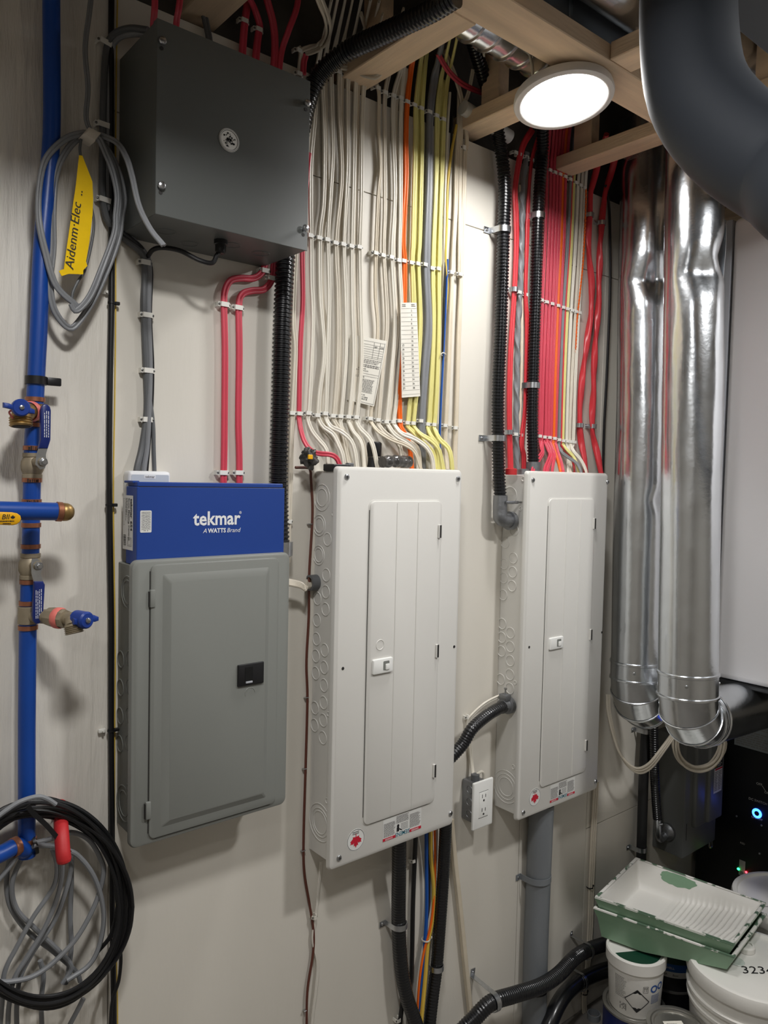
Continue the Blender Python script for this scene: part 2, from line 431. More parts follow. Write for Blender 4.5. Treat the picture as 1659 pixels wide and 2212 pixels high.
def gores(base, r, R, dirx, steps, drop=0.0):
    """elbow turning from straight down to the direction dirx, made of straight gores"""
    base = Vector(base); dx = Vector(dirx).normalized(); dy = Vector((0, 0, 1)).cross(dx); out = []
    C = base+dx*R
    angs = [math.radians(a) for a in steps]
    def lp(a, rr):
        rad = -dx*math.cos(a)-Vector((0, 0, 1))*math.sin(a); c = C+rad*R
        return [c+(rad*math.cos(2*math.pi*k/32)+dy*math.sin(2*math.pi*k/32))*rr for k in range(32)]
    for i in range(len(angs)-1):
        am = angs[i+1]
        out.append(merge(loft([lp(angs[i], r), lp(am, r)], False, False), loft([lp(am-.02, r+.0005), lp(am-.012, r+.003), lp(am+.012, r+.003), lp(am+.02, r+.0005)], False, False)))
    return out
def vent_pipe(label, bot, top, r, seed, pinches, dirx, zjoint, steps, R):
    t = thing('vent_duct', label, 'duct', bot)
    bot, top = Vector(bot), Vector(top)
    up = (top-bot).normalized()
    pj = bot+up*((zjoint-bot.z)/up.z)
    part('duct_sleeve', wrinkled(pj+up*.004, top, r, seed, pinches), 'galvanised', t, 50)
    part('seam', sweep([pj+Vector((r*.9, r*.45, 0)), top+Vector((r*.9, r*.45, 0))], [(-.004, -.002), (.004, -.002), (.004, .002), (-.004, .002)], 20), 'galvanised_dull', t, 0)
    part('collar', lathe([(r+.001, 0), (r+.001, (pj-bot).length-.004), (r+.004, (pj-bot).length-.002), (r+.004, (pj-bot).length+.004), (r, (pj-bot).length+.006)], bot, up, 40, False, False), 'galvanised', t)
    part('rim_bead', lathe([(r+.001, -.004), (r+.0045, -.002), (r+.0045, .003), (r+.001, .005)], bot, up, 40, False, False), 'galvanised', t)
    for a in (3.6, 5.2):
        rd = Vector((math.cos(a), math.sin(a), 0)); part('screw', screw(pj-up*.02+rd*(r+.001), rd, .0045), 'steel', t)
    for g in gores(bot, r, R, dirx, steps): part('elbow_gore', g, 'galvanised', t, 40)
    return t
R1 = .0775
v1 = vent_pipe('galvanised vent duct nearest the wall, behind the other vertical duct', (2.117, 1.303, H-.605), (2.14, 1.352, H+1.1), R1, 1.0,
    [(.70, 4.0, .022, .05, 1.2), (.72, 5.6, .018, .04, .9), (.30, 4.6, .010, .03, .7)], (1, .25, 0), H-.555, (0, 22, 48, 80), .10)
v2 = vent_pipe('galvanised vent duct in front, turning into a sideways run under the white cabinet', (1.968, 1.055, H-.575), (1.985, 1.112, H+1.1), R1, 2.0,
    [(.66, 4.1, .020, .05, 1.0), (.69, 5.3, .026, .045, 1.0), (.58, 6.1, .018, .03, .7), (.52, 6.1, .012, .02, .5)], (1, .06, 0), H-.515, (0, 30, 60, 84), .082)
so_, sd_ = (2.046, 1.060, H-.655), (.65, .04, -.062)
part('sideways_run', merge(lathe([(R1, 0), (R1, .66)], so_, sd_, 40, False, False), lathe([(R1+.001, .02), (R1+.005, .023), (R1+.005, .03), (R1+.001, .033)], so_, sd_, 40, False, False)), 'galvanised', v2)
# foil strip hanging beside the front duct
fo = []
for i in range(60):
    t = i/59; z = H-.52+t*1.25
    fo.append([Vector((2.095+.010*noise.noise(Vector((t*9, 3, 1))), 1.068+k*.009+.006*noise.noise(Vector((t*11+k, k*1.3, 8))), z)) for k in range(5)]+[Vector((2.098+.010*noise.noise(Vector((t*9, 3, 1))), 1.068+k*.009+.006*noise.noise(Vector((t*11+k, k*1.3, 8))), z)) for k in range(4, -1, -1)])
solo('foil_strip', loft(fo), 'galvanised', 'crumpled strip of shiny foil along the right of the front duct', 'foil', smooth=60)
chain = []
c0 = W(1588, 1498, .30)
for k in range(9):
    c = Vector((c0.x, c0.y, c0.z-k*.013)); ax = (1, 0, 0) if k % 2 else (0, 1, 0)
    a = Vector(ax); b = Vector((0, 0, 1)); n = 12
    chain.append(tube([c+(a*math.cos(2*math.pi*j/n)*.004+b*math.sin(2*math.pi*j/n)*.0085) for j in range(n+1)], .0013, 24, 5))
solo('chain', merge(*chain), 'steel', 'thin steel chain hanging over the sideways duct run', 'chain')

# dark wrapped flexible duct near the viewer
def wr(i, t): return .0755*(1+.015*noise.noise(Vector((t*7, 1, 2))))
wdct = solo('flexible_duct', tube([WC(1500, -240, 1.27), WC(1489, -90, 1.26), WC(1486, 60, 1.25), WC(1506, 200, 1.22), WC(1582, 300, 1.17), WC(1700, 376, 1.10), WC(1880, 470, 1.0), Vector((1.50, .06, H+.20)), Vector((2.0, -.26, H+.10)), Vector((2.6, -.42, H+.08)), Vector((2.97, -.45, H+.08))], .077, 120, 40, wr), 'dark_wrap', 'dark wrapped flexible duct bending past the top right corner', 'duct', smooth=60)
tr = thing('trunk_duct', 'dark grey rectangular sheet metal trunk duct at the top right', 'duct', (2.0, .56, H+.83))
part('duct_body', box(1.30, 2.74, .42, .713, H+.83, H+.893, .004, 1), 'dark_duct', tr, 0)
part('added_shade_run', box(-.70, .84, .70, .95, H+.78, H+.893, .004, 1), 'dark_duct', tr, 0)  # unseen duct length added overhead to shade the upper left wall
part('crossover', box(.55, 1.30, .50, .70, H+.845, H+.893, .004, 1), 'dark_duct', tr, 0)  # joins the trunk to the added shading run
part('flange', box(1.60, 1.622, .408, .725, H+.819, H+.897, .003, 1), 'galvanised_dull', tr, 0)
# ducts up between the joists
def joistduct(label, x0, x1, y, z, r, m='galvanised', ribs=0):
    t = thing('ceiling_duct', label, 'duct', ((x0+x1)/2, y, z-r))
    part('duct_body', lathe([(r, 0), (r, x1-x0)], (x0, y, z), (1, 0, 0), 32), m, t)
    for k in range(ribs):
        h = (x1-x0)*(k+.6)/(ribs+.3); part('rib', lathe([(r, h-.004), (r+.005, h-.002), (r+.005, h+.003), (r, h+.005)], (x0, y, z), (1, 0, 0), 32, False, False), m, t)
joistduct('round galvanised duct above the header beyond the disc light', 1.16, 2.15, .955, H+1.03, .069)
joistduct('round galvanised duct behind the dark flexible duct at the top right', 1.52, 2.15, .72, H+1.06, .075)
joistduct('short ribbed foil duct tucked beside the header above the yellow cables', 1.135, 1.47, 1.20, H+1.0, .055, 'galvanised', 6)
t = thing('ceiling_duct', 'flat galvanised duct alongside the header between the joists', 'duct', (1.47, 1.067, H+.942))
part('duct_body', box(1.14, 1.80, 1.036, 1.098, H+.942, H+1.06, .003, 1), 'galvanised_dull', t, 0)
for xx in (1.33, 1.56): part('drive_cleat', box(xx, xx+.012, 1.032, 1.101, H+.9395, H+1.062, .002, 1), 'galvanised', t, 0)

# ================================================================ white cabinet and dark equipment at the right end
XA = 2.30
t = thing('wall_cabinet', 'large white metal cabinet mounted high at the right edge', 'cabinet', (2.5, .85, H-.60))
part('body', box(XA, 2.72, .30, 1.150, H-.597, H+.80, .018, 4), 'box_appliance', t)
part('side_trim', box(XA+.004, XA+.03, 1.154, 1.182, H-.597, H+.80, .004, 2), 'trim_grey', t)
part('base', box(XA+.008, 2.71, .31, 1.16, H-.616, H-.599, .004, 1), 'black_paint', t, 0)
XB = 2.79
eq = thing('equipment_cabinet', 'black equipment cabinet with blue lit power button under the white cabinet', 'cabinet', (2.9, .95, 0))
part('body', box(XB, 3.05, .5, 1.44, 0.003, H-.80, .01, 2), 'black_paint', eq)
def onX(px, py, X=XB): return WX(px, py, X-.0008)
def facex(c, s=1.0): c = Vector(c); return lambda u, v: c+Vector((0, -1, 0))*u*s+Vector((0, 0, 1))*v*s
c = onX(1632, 1585); fx = facex(c)
part('notice', mapped(rectflat(-.075, .075, -.06, .06), fx), 'can_grey', eq, 0, 'grey notice with fine print')
part('notice_print', mapped(mergeflat(printed(-.068, .068, -.054, .004, 7, 3), printed(-.03, .068, .012, .052, 5, 4)), facex(c-Vector((.0006, 0, 0)))), 'print_grey', eq, 0)
c = onX(1635, 1757); part('power_button', ring(c, (-1, 0, 0), .013, .0035, 28), 'led_blue', eq, 60, 'blue glowing ring button')
part('button_cap', lathe([(.0085, 0), (.0085, .002), (.0001, .0025)], c, (-1, 0, 0), 20), 'black_plastic', eq)
for s, px, py, sz in (('ON/OFF', 1635, 1768, .011), ('DC SWITCH', 1637, 1731, .012), ('OFF', 1640, 1694, .012), ('ON', 1657, 1713, .012), ('RSD', 1604, 1822, .010)):
    part('lettering', mapped(ribbon_text(s, sz), facex(onX(px, py))), 'label_grey', eq, 0)
part('pointer', mapped(shift(rectflat(-.010, .010, -.0008, .0008), 0, 0, -.9), facex(onX(1650, 1703))), 'label_grey', eq, 0)
c = onX(1603, 1875)
part('tag', mapped(rectflat(-.011, .011, -.028, .028), facex(c)), 'label_grey', eq, 0)
part('tag_print', mapped(printed(-.009, .009, -.026, -.012, 3, 4), facex(c-Vector((.0005, 0, 0)))), 'print_black', eq, 0)
part('indicator', screw(onX(1595, 1877), (-1, 0, 0), .0045), 'led_green', eq, 60, 'green indicator light')
part('indicator', screw(onX(1612, 1884), (-1, 0, 0), .0038), 'led_red', eq, 60, 'red indicator light')
for px, py in ((1591, 1763), (1645, 1783), (1641, 1844)): part('screw', screw(onX(px, py), (-1, 0, 0), .004), 'steel', eq)
for py0, py1, px in ((1665, 1705, 1657),): pass
part('cable_tail', tube([onX(1613, 1898)-Vector((.02, 0, 0)), onX(1619, 1912)-Vector((.03, 0, 0)), onX(1627, 1924)-Vector((.03, 0, 0))], .003, 12, 6), 'cable_blue', eq)

# grey safety switch on the long wall
sx0, sx1, sz0, sz1, sd = 2.505, 2.735, H-1.312, H-.885, .118
t = thing('safety_switch', 'dark grey safety switch box below the front duct', 'electrical box', (2.62, y_(.06), sz0))
part('enclosure', box(sx0, sx1, y_(sd), y_(.001), sz0, sz1, .003, 2), 'disconnect_grey', t)
part('cover', plate(rrect(sx0+.052, sx1-.006, sz0+.095, sz1-.01, .012), sd, sd+.014, .008), 'disconnect_grey', t)
part('cover_fold', plate(rrect(sx0+.125, sx1-.004, sz0+.10, sz1-.02, .006), sd+.012, sd+.026, .008), 'disconnect_grey', t)
lx0, lx1, lz1 = sx0+.150, sx1-.022, H-.985
fn = lambda u, v: Vector((u, y_(sd+.0265), v))
part('label_sheet', mapped(rectflat(lx0, lx1, lz1-.125, lz1), fn), 'label_white', t, 0, 'white warning sticker with a black header')
fn2 = lambda u, v: Vector((u, y_(sd+.0268), v))
part('label_header', mapped(rectflat(lx0, lx1, lz1-.034, lz1), fn2), 'print_black', t, 0)
part('label_bar', mapped(rectflat(lx0+.006, lx1, lz1-.042, lz1-.036), fn2), 'print_red', t, 0)
part('label_print', mapped(mergeflat(printed(lx0+.003, lx0+.027, lz1-.118, lz1-.046, 12, 8), printed(lx0+.03, lx1-.002, lz1-.118, lz1-.046, 12, 9)), fn2), 'print_grey', t, 0)
fn3 = lambda u, v: Vector((u, y_(sd+.0271), v))
q = rectflat
part('emblem', mapped(mergeflat(q(lx0+.004, lx0+.016, lz1-.030, lz1-.028), q(lx0+.004, lx0+.016, lz1-.010, lz1-.008), q(lx0+.004, lx0+.006, lz1-.030, lz1-.008), q(lx0+.014, lx0+.016, lz1-.030, lz1-.008)), fn3), 'print_yellow', t, 0)
part('header_print', mapped(printed(lx0+.02, lx1-.003, lz1-.030, lz1-.006, 4, 2), fn3), 'label_grey', t, 0)
part('hub', lathe([(.03, 0), (.03, .012), (.022, .018), (.018, .03)], (sx0, y_(.06), H-1.235), (-1, 0, 0), 24), 'cast_metal', t)
part('eyelet', tube([(sx1-.03, y_(sd-.004), sz0), (sx1-.03, y_(sd-.004), sz0-.02), (sx1-.012, y_(sd-.004), sz0-.022), (sx1-.012, y_(sd-.004), sz0)], .003, 16, 6), 'steel', t)
part('slot', box(sx0+.018, sx0+.021, y_(sd)-.0006, y_(sd), sz0+.06, sz0+.12), 'slot_dark', t, 0)

# black foam lined pipe beside the safety switch and whip into it
pp = [W(1398, 1548, .035), W(1392, 1640, .035), W(1388, 1750, .035), W(1384, 1900, .035), W(1382, 2000, .035)]
solo('insulated_pipe', tube(pp, .017, 40, 16), 'black_rubber', 'black insulated pipe running down the wall left of the safety switch', 'pipe')
pp = [W(1412, 1560, .07), W(1413, 1640, .07), W(1416, 1710, .07), W(1420, 1768, .07)]
t = thing('flexible_whip', 'short black flexible conduit dropping into the side of the safety switch', 'conduit', pp[-1])
part('conduit', corrugated(pp, .0155, .008, .0018), 'black_conduit', t)
part('connector', tube([pp[-1], W(1422, 1800, .07), W(1428, 1812, .065), Vector((sx0-.01, y_(.06), H-1.235))], .0125, 30, 14), 'zinc', t)
part('connector_screw', tube([W(1424, 1782, .09), W(1432, 1780, .10)], .004, 6, 8), 'steel', t)
def pipe_strap(name, label, c, along, r, group, side=(-1, 0, 0), arm=.02, wd=.016, m='zinc', wally=None):
    """one-hole strap: band around the pipe plus a flat ear with a screw"""
    c = Vector(c); al = Vector(along).normalized(); s = Vector(side); s = (s-al*s.dot(al)).normalized(); out = Vector((0, -1, 0)); out = (out-al*out.dot(al)-s*out.dot(s)).normalized()
    t = thing(name, label, 'pipe strap', c, group)
    R = r+.0016; loops = []
    back = (D-c.y) if wally is None else wally
    path = [(s*(R+arm), -back+.0015), (s*(R+.002), -back+.0015)]
    P = [c+s*(R+arm)-out*(back-.0015), c+s*(R+.0015)-out*(back-.0015), c+s*R]
    for k in range(1, 13):
        a = math.pi*k/12*1.15; P.append(c+s*R*math.cos(a)+out*R*math.sin(a))
    V, F = [], []
    n = len(P)
    L1 = []
    for i, p in enumerate(P):
        tn = (P[min(i+1, n-1)]-P[max(i-1, 0)]).normalized(); nn = tn.cross(al).normalized()
        L1.append([p-al*wd/2, p+al*wd/2, p+al*wd/2+nn*.0016, p-al*wd/2+nn*.0016])
    part('band', loft(L1), m, t, 40)
    part('screw', screw(c+s*(R+arm*.55)-out*(back-.003), out, .0042), 'steel', t)
    return t
pipe_strap('pipe_strap', 'zinc strap around the black insulated pipe just under the rear elbow', W(1396, 1578, .035), (0, 0, 1), .017, 'straps on the black insulated pipe')
pipe_strap('pipe_strap', 'zinc strap around the black insulated pipe just above the paint tray', W(1385, 1833, .035), (0, 0, 1), .017, 'straps on the black insulated pipe')

# coiled white cable hanging in front of the safety switch
t = thing('cable_coil', 'coil of white cable hanging below the front duct elbow', 'cable', W(1508, 1655, .15))
c = W(1508, 1600, .17); mp = MPP(c)
for k in range(6):
    R = random.Random(k); rx = (50+R.uniform(-7, 8))*mp; rz = (56+R.uniform(-8, 4))*mp
    pts = []
    for j in range(25):
        a = 2*math.pi*j/24
        pts.append(c+RT*(rx*math.cos(a)+R.uniform(-1, 1)*.001)+Vector((0, 0, 1))*(rz*math.sin(a)-k*.002)-FW*(.004*k+.003*math.sin(a*2+k)))
    part('loop', tube(pts, .0042, 70, 8), 'cable_white2', t)
pts0 = [(1312, 1500, .02), (1314, 1540, .03), (1328, 1600, .05), (1345, 1640, .08), (1372, 1664, .10), (1400, 1655, .12), (1430, 1618, .14), (1455, 1580, .16), (1462, 1550, .16)]
for k in range(3):
    part('slack', tube([W(a+k*2.5-(0 if i > 3 else 1), b+(k-1)*5*math.sin(i/8*math.pi), d) for i, (a, b, d) in enumerate(pts0)], .0042, 60, 8), 'cable_white2', t)

# ================================================================ breaker panels
YN = Vector((0, -1, 0))
def wallfn(d): return lambda u, v: Vector((u, y_(d), v))
def knockouts(t, X, rows, org):
    ox, oy, sc = org
    for x, y, r in rows:
        c = WX(ox+x/sc, oy+y/sc, X-.0002)
        part('knockout', ring(c, (-1, 0, 0), r, .0012, 22), t['m'], t)
def breaker_panel(name, label, x0, x1, z0, z1, dc, door, latchpx, ringpx, hinges, screws, holes, creases, kos, kosrc, leafc, lab):
    t = thing(name, label, 'breaker panel', ((x0+x1)/2, y_(.05), z0)); t['m'] = 'panel_white'
    bx0, bx1, bz0, bz1 = x0+.013, x1-.013, z0+.011, z1-.011
    part('enclosure', box(bx0, bx1, y_(dc-.011), y_(.0005), bz0, bz1, .0015, 1), 'panel_white', t)
    part('cover', plate(rrect(x0, x1, z0, z1, .010), dc-.013, dc, .008), 'panel_white', t)
    du0, du1, dv0, dv1 = door
    part('door_recess', plate(rrect(du0-.0035, du1+.0035, dv0-.0035, dv1+.0035, .018), dc-.003, dc+.0006, .0004), 'panel_white', t)
    dr = part('door', plate(rrect(du0, du1, dv0, dv1, .015), dc-.002, dc+.0042, .0022), 'panel_white', t)
    part('door_gap', merge(*[plate(p, dc, dc+.0011) for p in (rrect(du0-.0016, du0, dv0+.02, dv1-.02, .0005, 1), rrect(du0+.02, du1-.02, dv0-.0016, dv0, .0005, 1))]), 'slot_dark', dr, 0)
    for (ca, cb) in creases:
        a = W(ca, (1100), dc); w = .0016
        part('crease', plate(rrect(cb-w, cb+w, dv0+.004, dv1-.004, .0008, 1), dc+.003, dc+.0052, .0009), 'panel_white', dr)
    lx0, lx1, lz0, lz1 = latchpx
    la = part('latch', plate(rrect(lx0, lx1, lz0, lz1, .003), dc+.003, dc+.010, .002), 'plate_white', dr)
    w = lx1-lx0; h = lz1-lz0
    part('latch_recess', plate(rrect(lx0+w*.50, lx0+w*.80, lz0+h*.2, lz0+h*.82, .002), dc+.0095, dc+.0105), 'panel_grey', la, 0)
    part('latch_tab', plate(rrect(lx0+w*.60, lx0+w*.80, lz0+h*.22, lz0+h*.62, .002), dc+.010, dc+.0125, .001), 'plate_white', la)
    if ringpx: part('lock_knockout', ring(W(*ringpx, dc+.0042), YN, .0115, .0010, 22), 'panel_white', dr)
    for px, py in hinges:
        c = W(px, py, dc+.005); hg = part('hinge', box(c.x-.0035, c.x+.0035, c.y-.003, c.y+.004, c.z-.0165, c.z+.0165, .001, 1), 'panel_white', dr)
        part('hinge_pin', lathe([(.0022, -.0155), (.0022, .0155)], (c.x+.002, c.y-.0035, c.z), (0, 0, 1), 8), 'slot_dark', hg)
    for px, py in screws:
        c = W(px, py, dc); s = part('cover_screw', screw(c, YN, .0068, .004), 'steel', t)
        part('screw_slot', merge(*[plate(rrect(c.x-a, c.x+a, c.z-b, c.z+b, .0003, 1), dc+.0038, dc+.0043) for a, b in ((.0035, .0008), (.0008, .0035))]), 'slot_dark', s, 0)
    for px, py in holes:
        c = W(px, py, dc); part('mounting_hole', lathe([(.0036, -.001), (.0036, .0006), (.0001, .0006)], c, YN, 14), 'slot_dark', t)
    knockouts(t, bx0, kos, kosrc); del t['m']
    # maple leaf sticker, stuck on upside down
    c = W(*leafc, dc)
    st = part('leaf_sticker', lathe([(.0255, 0), (.0255, .0004), (.0001, .0004)], c, YN, 36), 'label_white', t, 35, 'round sticker with a red maple leaf upside down')
    part('sticker_ring', lathe([(.0245, .0005), (.0236, .0007)], c, YN, 36, False, False), 'print_black', st)
    part('leaf', mapped(shift(leafflat(.0185), c.x, c.z, math.pi), wallfn(dc+.0008)), 'print_red', st, 0)
    part('sticker_print', mapped(shift(printed(-.010, .010, -.004, .004, 2, 3), c.x, c.z+.0165), wallfn(dc+.0008)), 'print_grey', st, 0)
    # rating label, upside down
    a0, a1, b0, b1 = lab; lw = a1-a0; lh = b1-b0
    L = part('rating_label', mapped(rectflat(a0, a1, b0, b1), wallfn(dc+.0005)), 'label_white', t, 0, 'upside down rating label with red danger bars')
    fn = wallfn(dc+.0009)
    part('danger_bar', mapped(mergeflat(rectflat(a0, a0+lw*.325, b0, b0+lh*.13), rectflat(a0+lw*.69, a1, b0, b0+lh*.13)), fn), 'print_red', L, 0)
    part('lettering', mapped(shift(ribbon_text('SIEMENS', lh*.26, .012, 0, 'CENTER', .92), a0+lw*.505, b0+lh*.115, math.pi), fn), 'print_teal', L, 0)
    part('danger_word', mapped(mergeflat(shift(ribbon_text('DANGER', lh*.11, .01), a0+lw*.15, b0+lh*.062, math.pi), shift(ribbon_text('DANGER', lh*.11, .01), a0+lw*.83, b0+lh*.062, math.pi)), wallfn(dc+.0012)), 'print_white', L, 0)
    part('fine_print', mapped(mergeflat(printed(a0+lw*.02, a0+lw*.32, b0+lh*.17, b0+lh*.80, 14, 5, .5, .15), printed(a0+lw*.69, a0+lw*.98, b0+lh*.2, b0+lh*.85, 13, 6, .5, .2), printed(a0+lw*.34, a0+lw*.66, b0+lh*.62, b0+lh*.97, 7, 7, .5, .1), printed(a0+lw*.46, a0+lw*.66, b0+lh*.25, b0+lh*.58, 5, 11, .35, .1)), fn), 'print_grey', L, 0)
    part('pictogram', mapped(mergeflat(shift(circ_flat(lh*.075), a0+lw*.385, b0+lh*.50), rectflat(a0+lw*.35, a0+lw*.415, b0+lh*.24, b0+lh*.44), shift(rectflat(-lw*.04, lw*.04, -lh*.025, lh*.025), a0+lw*.45, b0+lh*.30, -.6)), fn), 'print_black', L, 0)
    return t
def circ_flat(r, n=14): P = circ(0, 0, r, n); return P, [tuple(range(n))]
def rect_from(pa, pb, d): a, b = W(*pa, d), W(*pb, d); return (a.x, b.x, b.z, a.z)

rr_ = .0145
ko1 = [(182, 228, .030), (182, 228, .020), (168, 372, .024), (168, 372, .017), (210, 445, rr_), (165, 527, .022), (165, 527, .016)] + [(x, y, rr_) for x, y in ((204, 630), (201, 717), (158, 752), (200, 808), (155, 865), (153, 962), (195, 1020), (150, 1050), (193, 1110), (149, 1140), (192, 1203), (190, 1293), (145, 1320), (188, 1384), (143, 1410), (186, 1475))] + [(172, 1915, .043), (172, 1915, .033), (172, 1915, .026), (240, 312, .005), (215, 1352, .005), (208, 1803, .006)]
dc1 = .100
a = W(827, 1772, dc1); b = W(910, 1789, dc1)
bp1 = breaker_panel('breaker_panel', 'white breaker panel in the middle under the white and yellow cables', .992, 1.382, H-.885, H+.020, dc1,
    (1.085, 1.308, H-.805, H-.0565), (lambda p, q: (p.x, q.x, q.z-.002, p.z-.004))(W(801, 1421, dc1), W(843, 1447, dc1)), (821, 1393),
    [(948.6, 1148), (943, 1406), (937, 1665)], [(749, 1030), (989, 1034), (973, 1757), (732, 1853)], [(740.6, 1444), (981, 1397)],
    [(0, 1.165), (0, 1.231)], ko1, (620, 980, 2.404), (768.5, 1814), (1.146, 1.268, H-.861, H-.8085))
rr_ = .0150
ko2 = [(268, 238, .024)] + [(x, y, rr_) for x, y in ((291, 436), (240, 507), (286, 594), (234, 628), (283, 674), (231, 707), (279, 753), (228, 804), (223, 968), (270, 1020), (221, 1046), (269, 1098), (219, 1124), (269, 1178), (267, 1257), (215, 1284), (267, 1336))] + [(245, 1895, .046), (245, 1895, .036), (245, 1895, .026), (327, 314, .005), (344, 145, .006), (297, 1303, .005), (287, 1783, .006)]
dc2 = .098
bp2 = breaker_panel('breaker_panel', 'white breaker panel on the right under the red cables', 1.634, 2.012, H-.949, H+.024, dc2,
    (1.725, 1.941, H-.8745, H-.052), (lambda p, q: (p.x, q.x, q.z, p.z))(W(1183, 1378, dc2), W(1211, 1398, dc2)), None,
    [(1283, 1131), (1275, 1371), (1265, 1610)], [(1151, 1037), (1312, 1041), (1286, 1688), (1130, 1755)], [(1143, 1398), (1300, 1366)],
    [(0, 1.806), (0, 1.872)], ko2, (1000, 980, 2.634), (1155, 1722), (1.776, 1.893, H-.931, H-.880))

# ---------------- grey load centre
t = thing('breaker_panel', 'grey breaker panel with black latch below the blue carton', 'breaker panel', (.706, y_(.05), H-.699)); t['m'] = 'panel_grey_side'
gx0, gx1, gz0, gz1, gd = .537, .876, H-.699, H-.163, .100
part('enclosure', box(gx0+.013, gx1-.013, y_(gd-.010), y_(.0005), gz0+.012, gz1-.012, .0015, 1), 'panel_grey_side', t)
part('cover', plate(rrect(gx0, gx1, gz0, gz1, .014), gd-.012, gd, .005), 'panel_grey', t)
du0, du1, dv0, dv1 = .572, .847, H-.688, H-.172
dr = part('door', plate(rrect(du0, du1, dv0, dv1, .012), gd-.002, gd+.004, .002), 'panel_grey', t)
part('door_gap', merge(plate(rrect(du0-.0014, du0, dv0+.012, dv1-.012, .0004, 1), gd, gd+.0012), plate(rrect(du0+.012, du1-.012, dv0-.0014, dv0, .0004, 1), gd, gd+.0012)), 'slot_dark', dr, 0)
o1 = rrect(du0+.020, du1-.022, dv0+.016, dv1-.016, .004); o2 = rrect(du0+.036, du1-.034, dv0+.030, dv1-.034, .004)
part('door_emboss', loft([[(u, y_(gd+.003), v) for u, v in o1], [(u, y_(gd+.0095), v) for u, v in o2]], False, True), 'panel_grey', dr, 20)
p0, p1 = W(513, 1438, gd+.01), W(568, 1473, gd+.01)
la = part('latch', plate(rrect(p0.x, p1.x, p1.z-.001, p0.z+.001, .0015), gd+.008, gd+.014, .0015), 'black_plastic', dr)
w = p1.x-p0.x
part('latch_recess', plate(rrect(p0.x+w*.26, p0.x+w*.56, p1.z+.005, p0.z-.005, .001), gd+.0138, gd+.0145), 'black_paint', la, 0)
part('latch_tab', plate(rrect(p0.x+w*.28, p0.x+w*.54, p1.z+.004, p1.z+.008, .001), gd+.014, gd+.016, .0006), 'trim_grey', la)
part('lock_knockout', lathe([(.0098, 0), (.0105, .0006), (.0115, .0006), (.0122, 0)], W(540, 1497, gd+.0095), YN, 18, False, False, math.pi*.75, math.pi*1.9), 'panel_grey', dr)
for px, py in ((329.5, 1293), (320, 1751)):
    c = W(px, py, gd+.004); hg = part('hinge', box(c.x-.005, c.x+.005, c.y-.003, c.y+.005, c.z-.0165, c.z+.0165, .002, 2), 'panel_grey', dr)
    part('hinge_gap', box(c.x-.0065, c.x-.005, c.y-.001, c.y+.004, c.z-.015, c.z+.013), 'slot_dark', hg, 0)
gk = [(88, 808, .030), (88, 808, .022), (68, 1930, .034), (68, 1930, .024), (106, 940, .003), (88, 1835, .003)] + [(x, y, .0155) for y in (1165, 1315, 1465, 1612) for x in (52+(1165-y)*.012, 98+(1165-y)*.012)]
knockouts(t, gx0+.013, gk, (240, 950, 2.457)); del t['m']

# ---------------- upper grey pull box
bx0, bx1, bz0, bz1, bd = .546, .856, H+.440, H+.764, .172
t = thing('pull_box', 'dark grey square pull box high on the wall', 'electrical box', (.70, y_(.08), bz0))
part('enclosure', box(bx0, bx1, y_(bd-.002), y_(.0005), bz0, bz1, .0015, 1), 'box_grey', t)
cv = part('cover', merge(box(bx0-.001, bx1+.001, y_(bd), y_(bd-.002), bz0-.001, bz1+.001, .0008, 1), box(bx0-.001, bx0+.0005, y_(bd-.001), y_(bd-.014), bz0, bz1), ), 'box_grey', t)
for px, py, L in ((349, 90, .008), (347, 402, .008), (661, 224, .008), (655, 495, .016)):
    c = W(px, py, bd); s = part('cover_screw', merge(lathe([(.0035, 0), (.0035, L*.5)], c, YN, 10), screw(c+YN*L*.5, YN, .007, .005)), 'steel', cv)
    part('keyhole', plate(circ(c.x, c.z-.011, .0035, 12), bd, bd+.0006), 'slot_dark', cv, 0)
c = W(495, 303, bd)
st = part('approval_sticker', lathe([(.0205, 0), (.0205, .0005), (.0001, .0005)], c, YN, 36), 'label_white', t, 35, 'round white sticker with a dark emblem')
part('sticker_ring', lathe([(.0196, .0007), (.0168, .0007)], c, YN, 36, False, False), 'print_black', st)
part('sticker_ring_line', lathe([(.0189, .0009), (.0176, .0009)], c, YN, 36, False, False), 'label_white', st)
R = random.Random(4); em = []
for k in range(46):
    a, rr = R.uniform(0, 6.28), R.uniform(.001, .0125); em.append(shift(circ_flat(R.uniform(.0008, .0022), 7), c.x+rr*math.cos(a), c.z+rr*math.sin(a)))
part('sticker_emblem', mapped(mergeflat(*em), wallfn(bd+.0008)), 'print_black', st, 0)
for x, y in ((.60, .09), (.665, .05), (.73, .10), (.80, .09)):
    part('knockout', ring((x, y_(y), bz0+.0002), (0, 0, -1), .017, .0012, 22), 'box_grey', t)
c = WZ(484, 546, bz0)
cc = Vector((.700, y_(.112), bz0))
gl = part('cable_gland', merge(lathe([(.013, 0), (.013, .008), (.0105, .009), (.0105, .022), (.008, .025)], cc, (0, 0, -1), 16)), 'black_plastic', t)
GLAND = cc

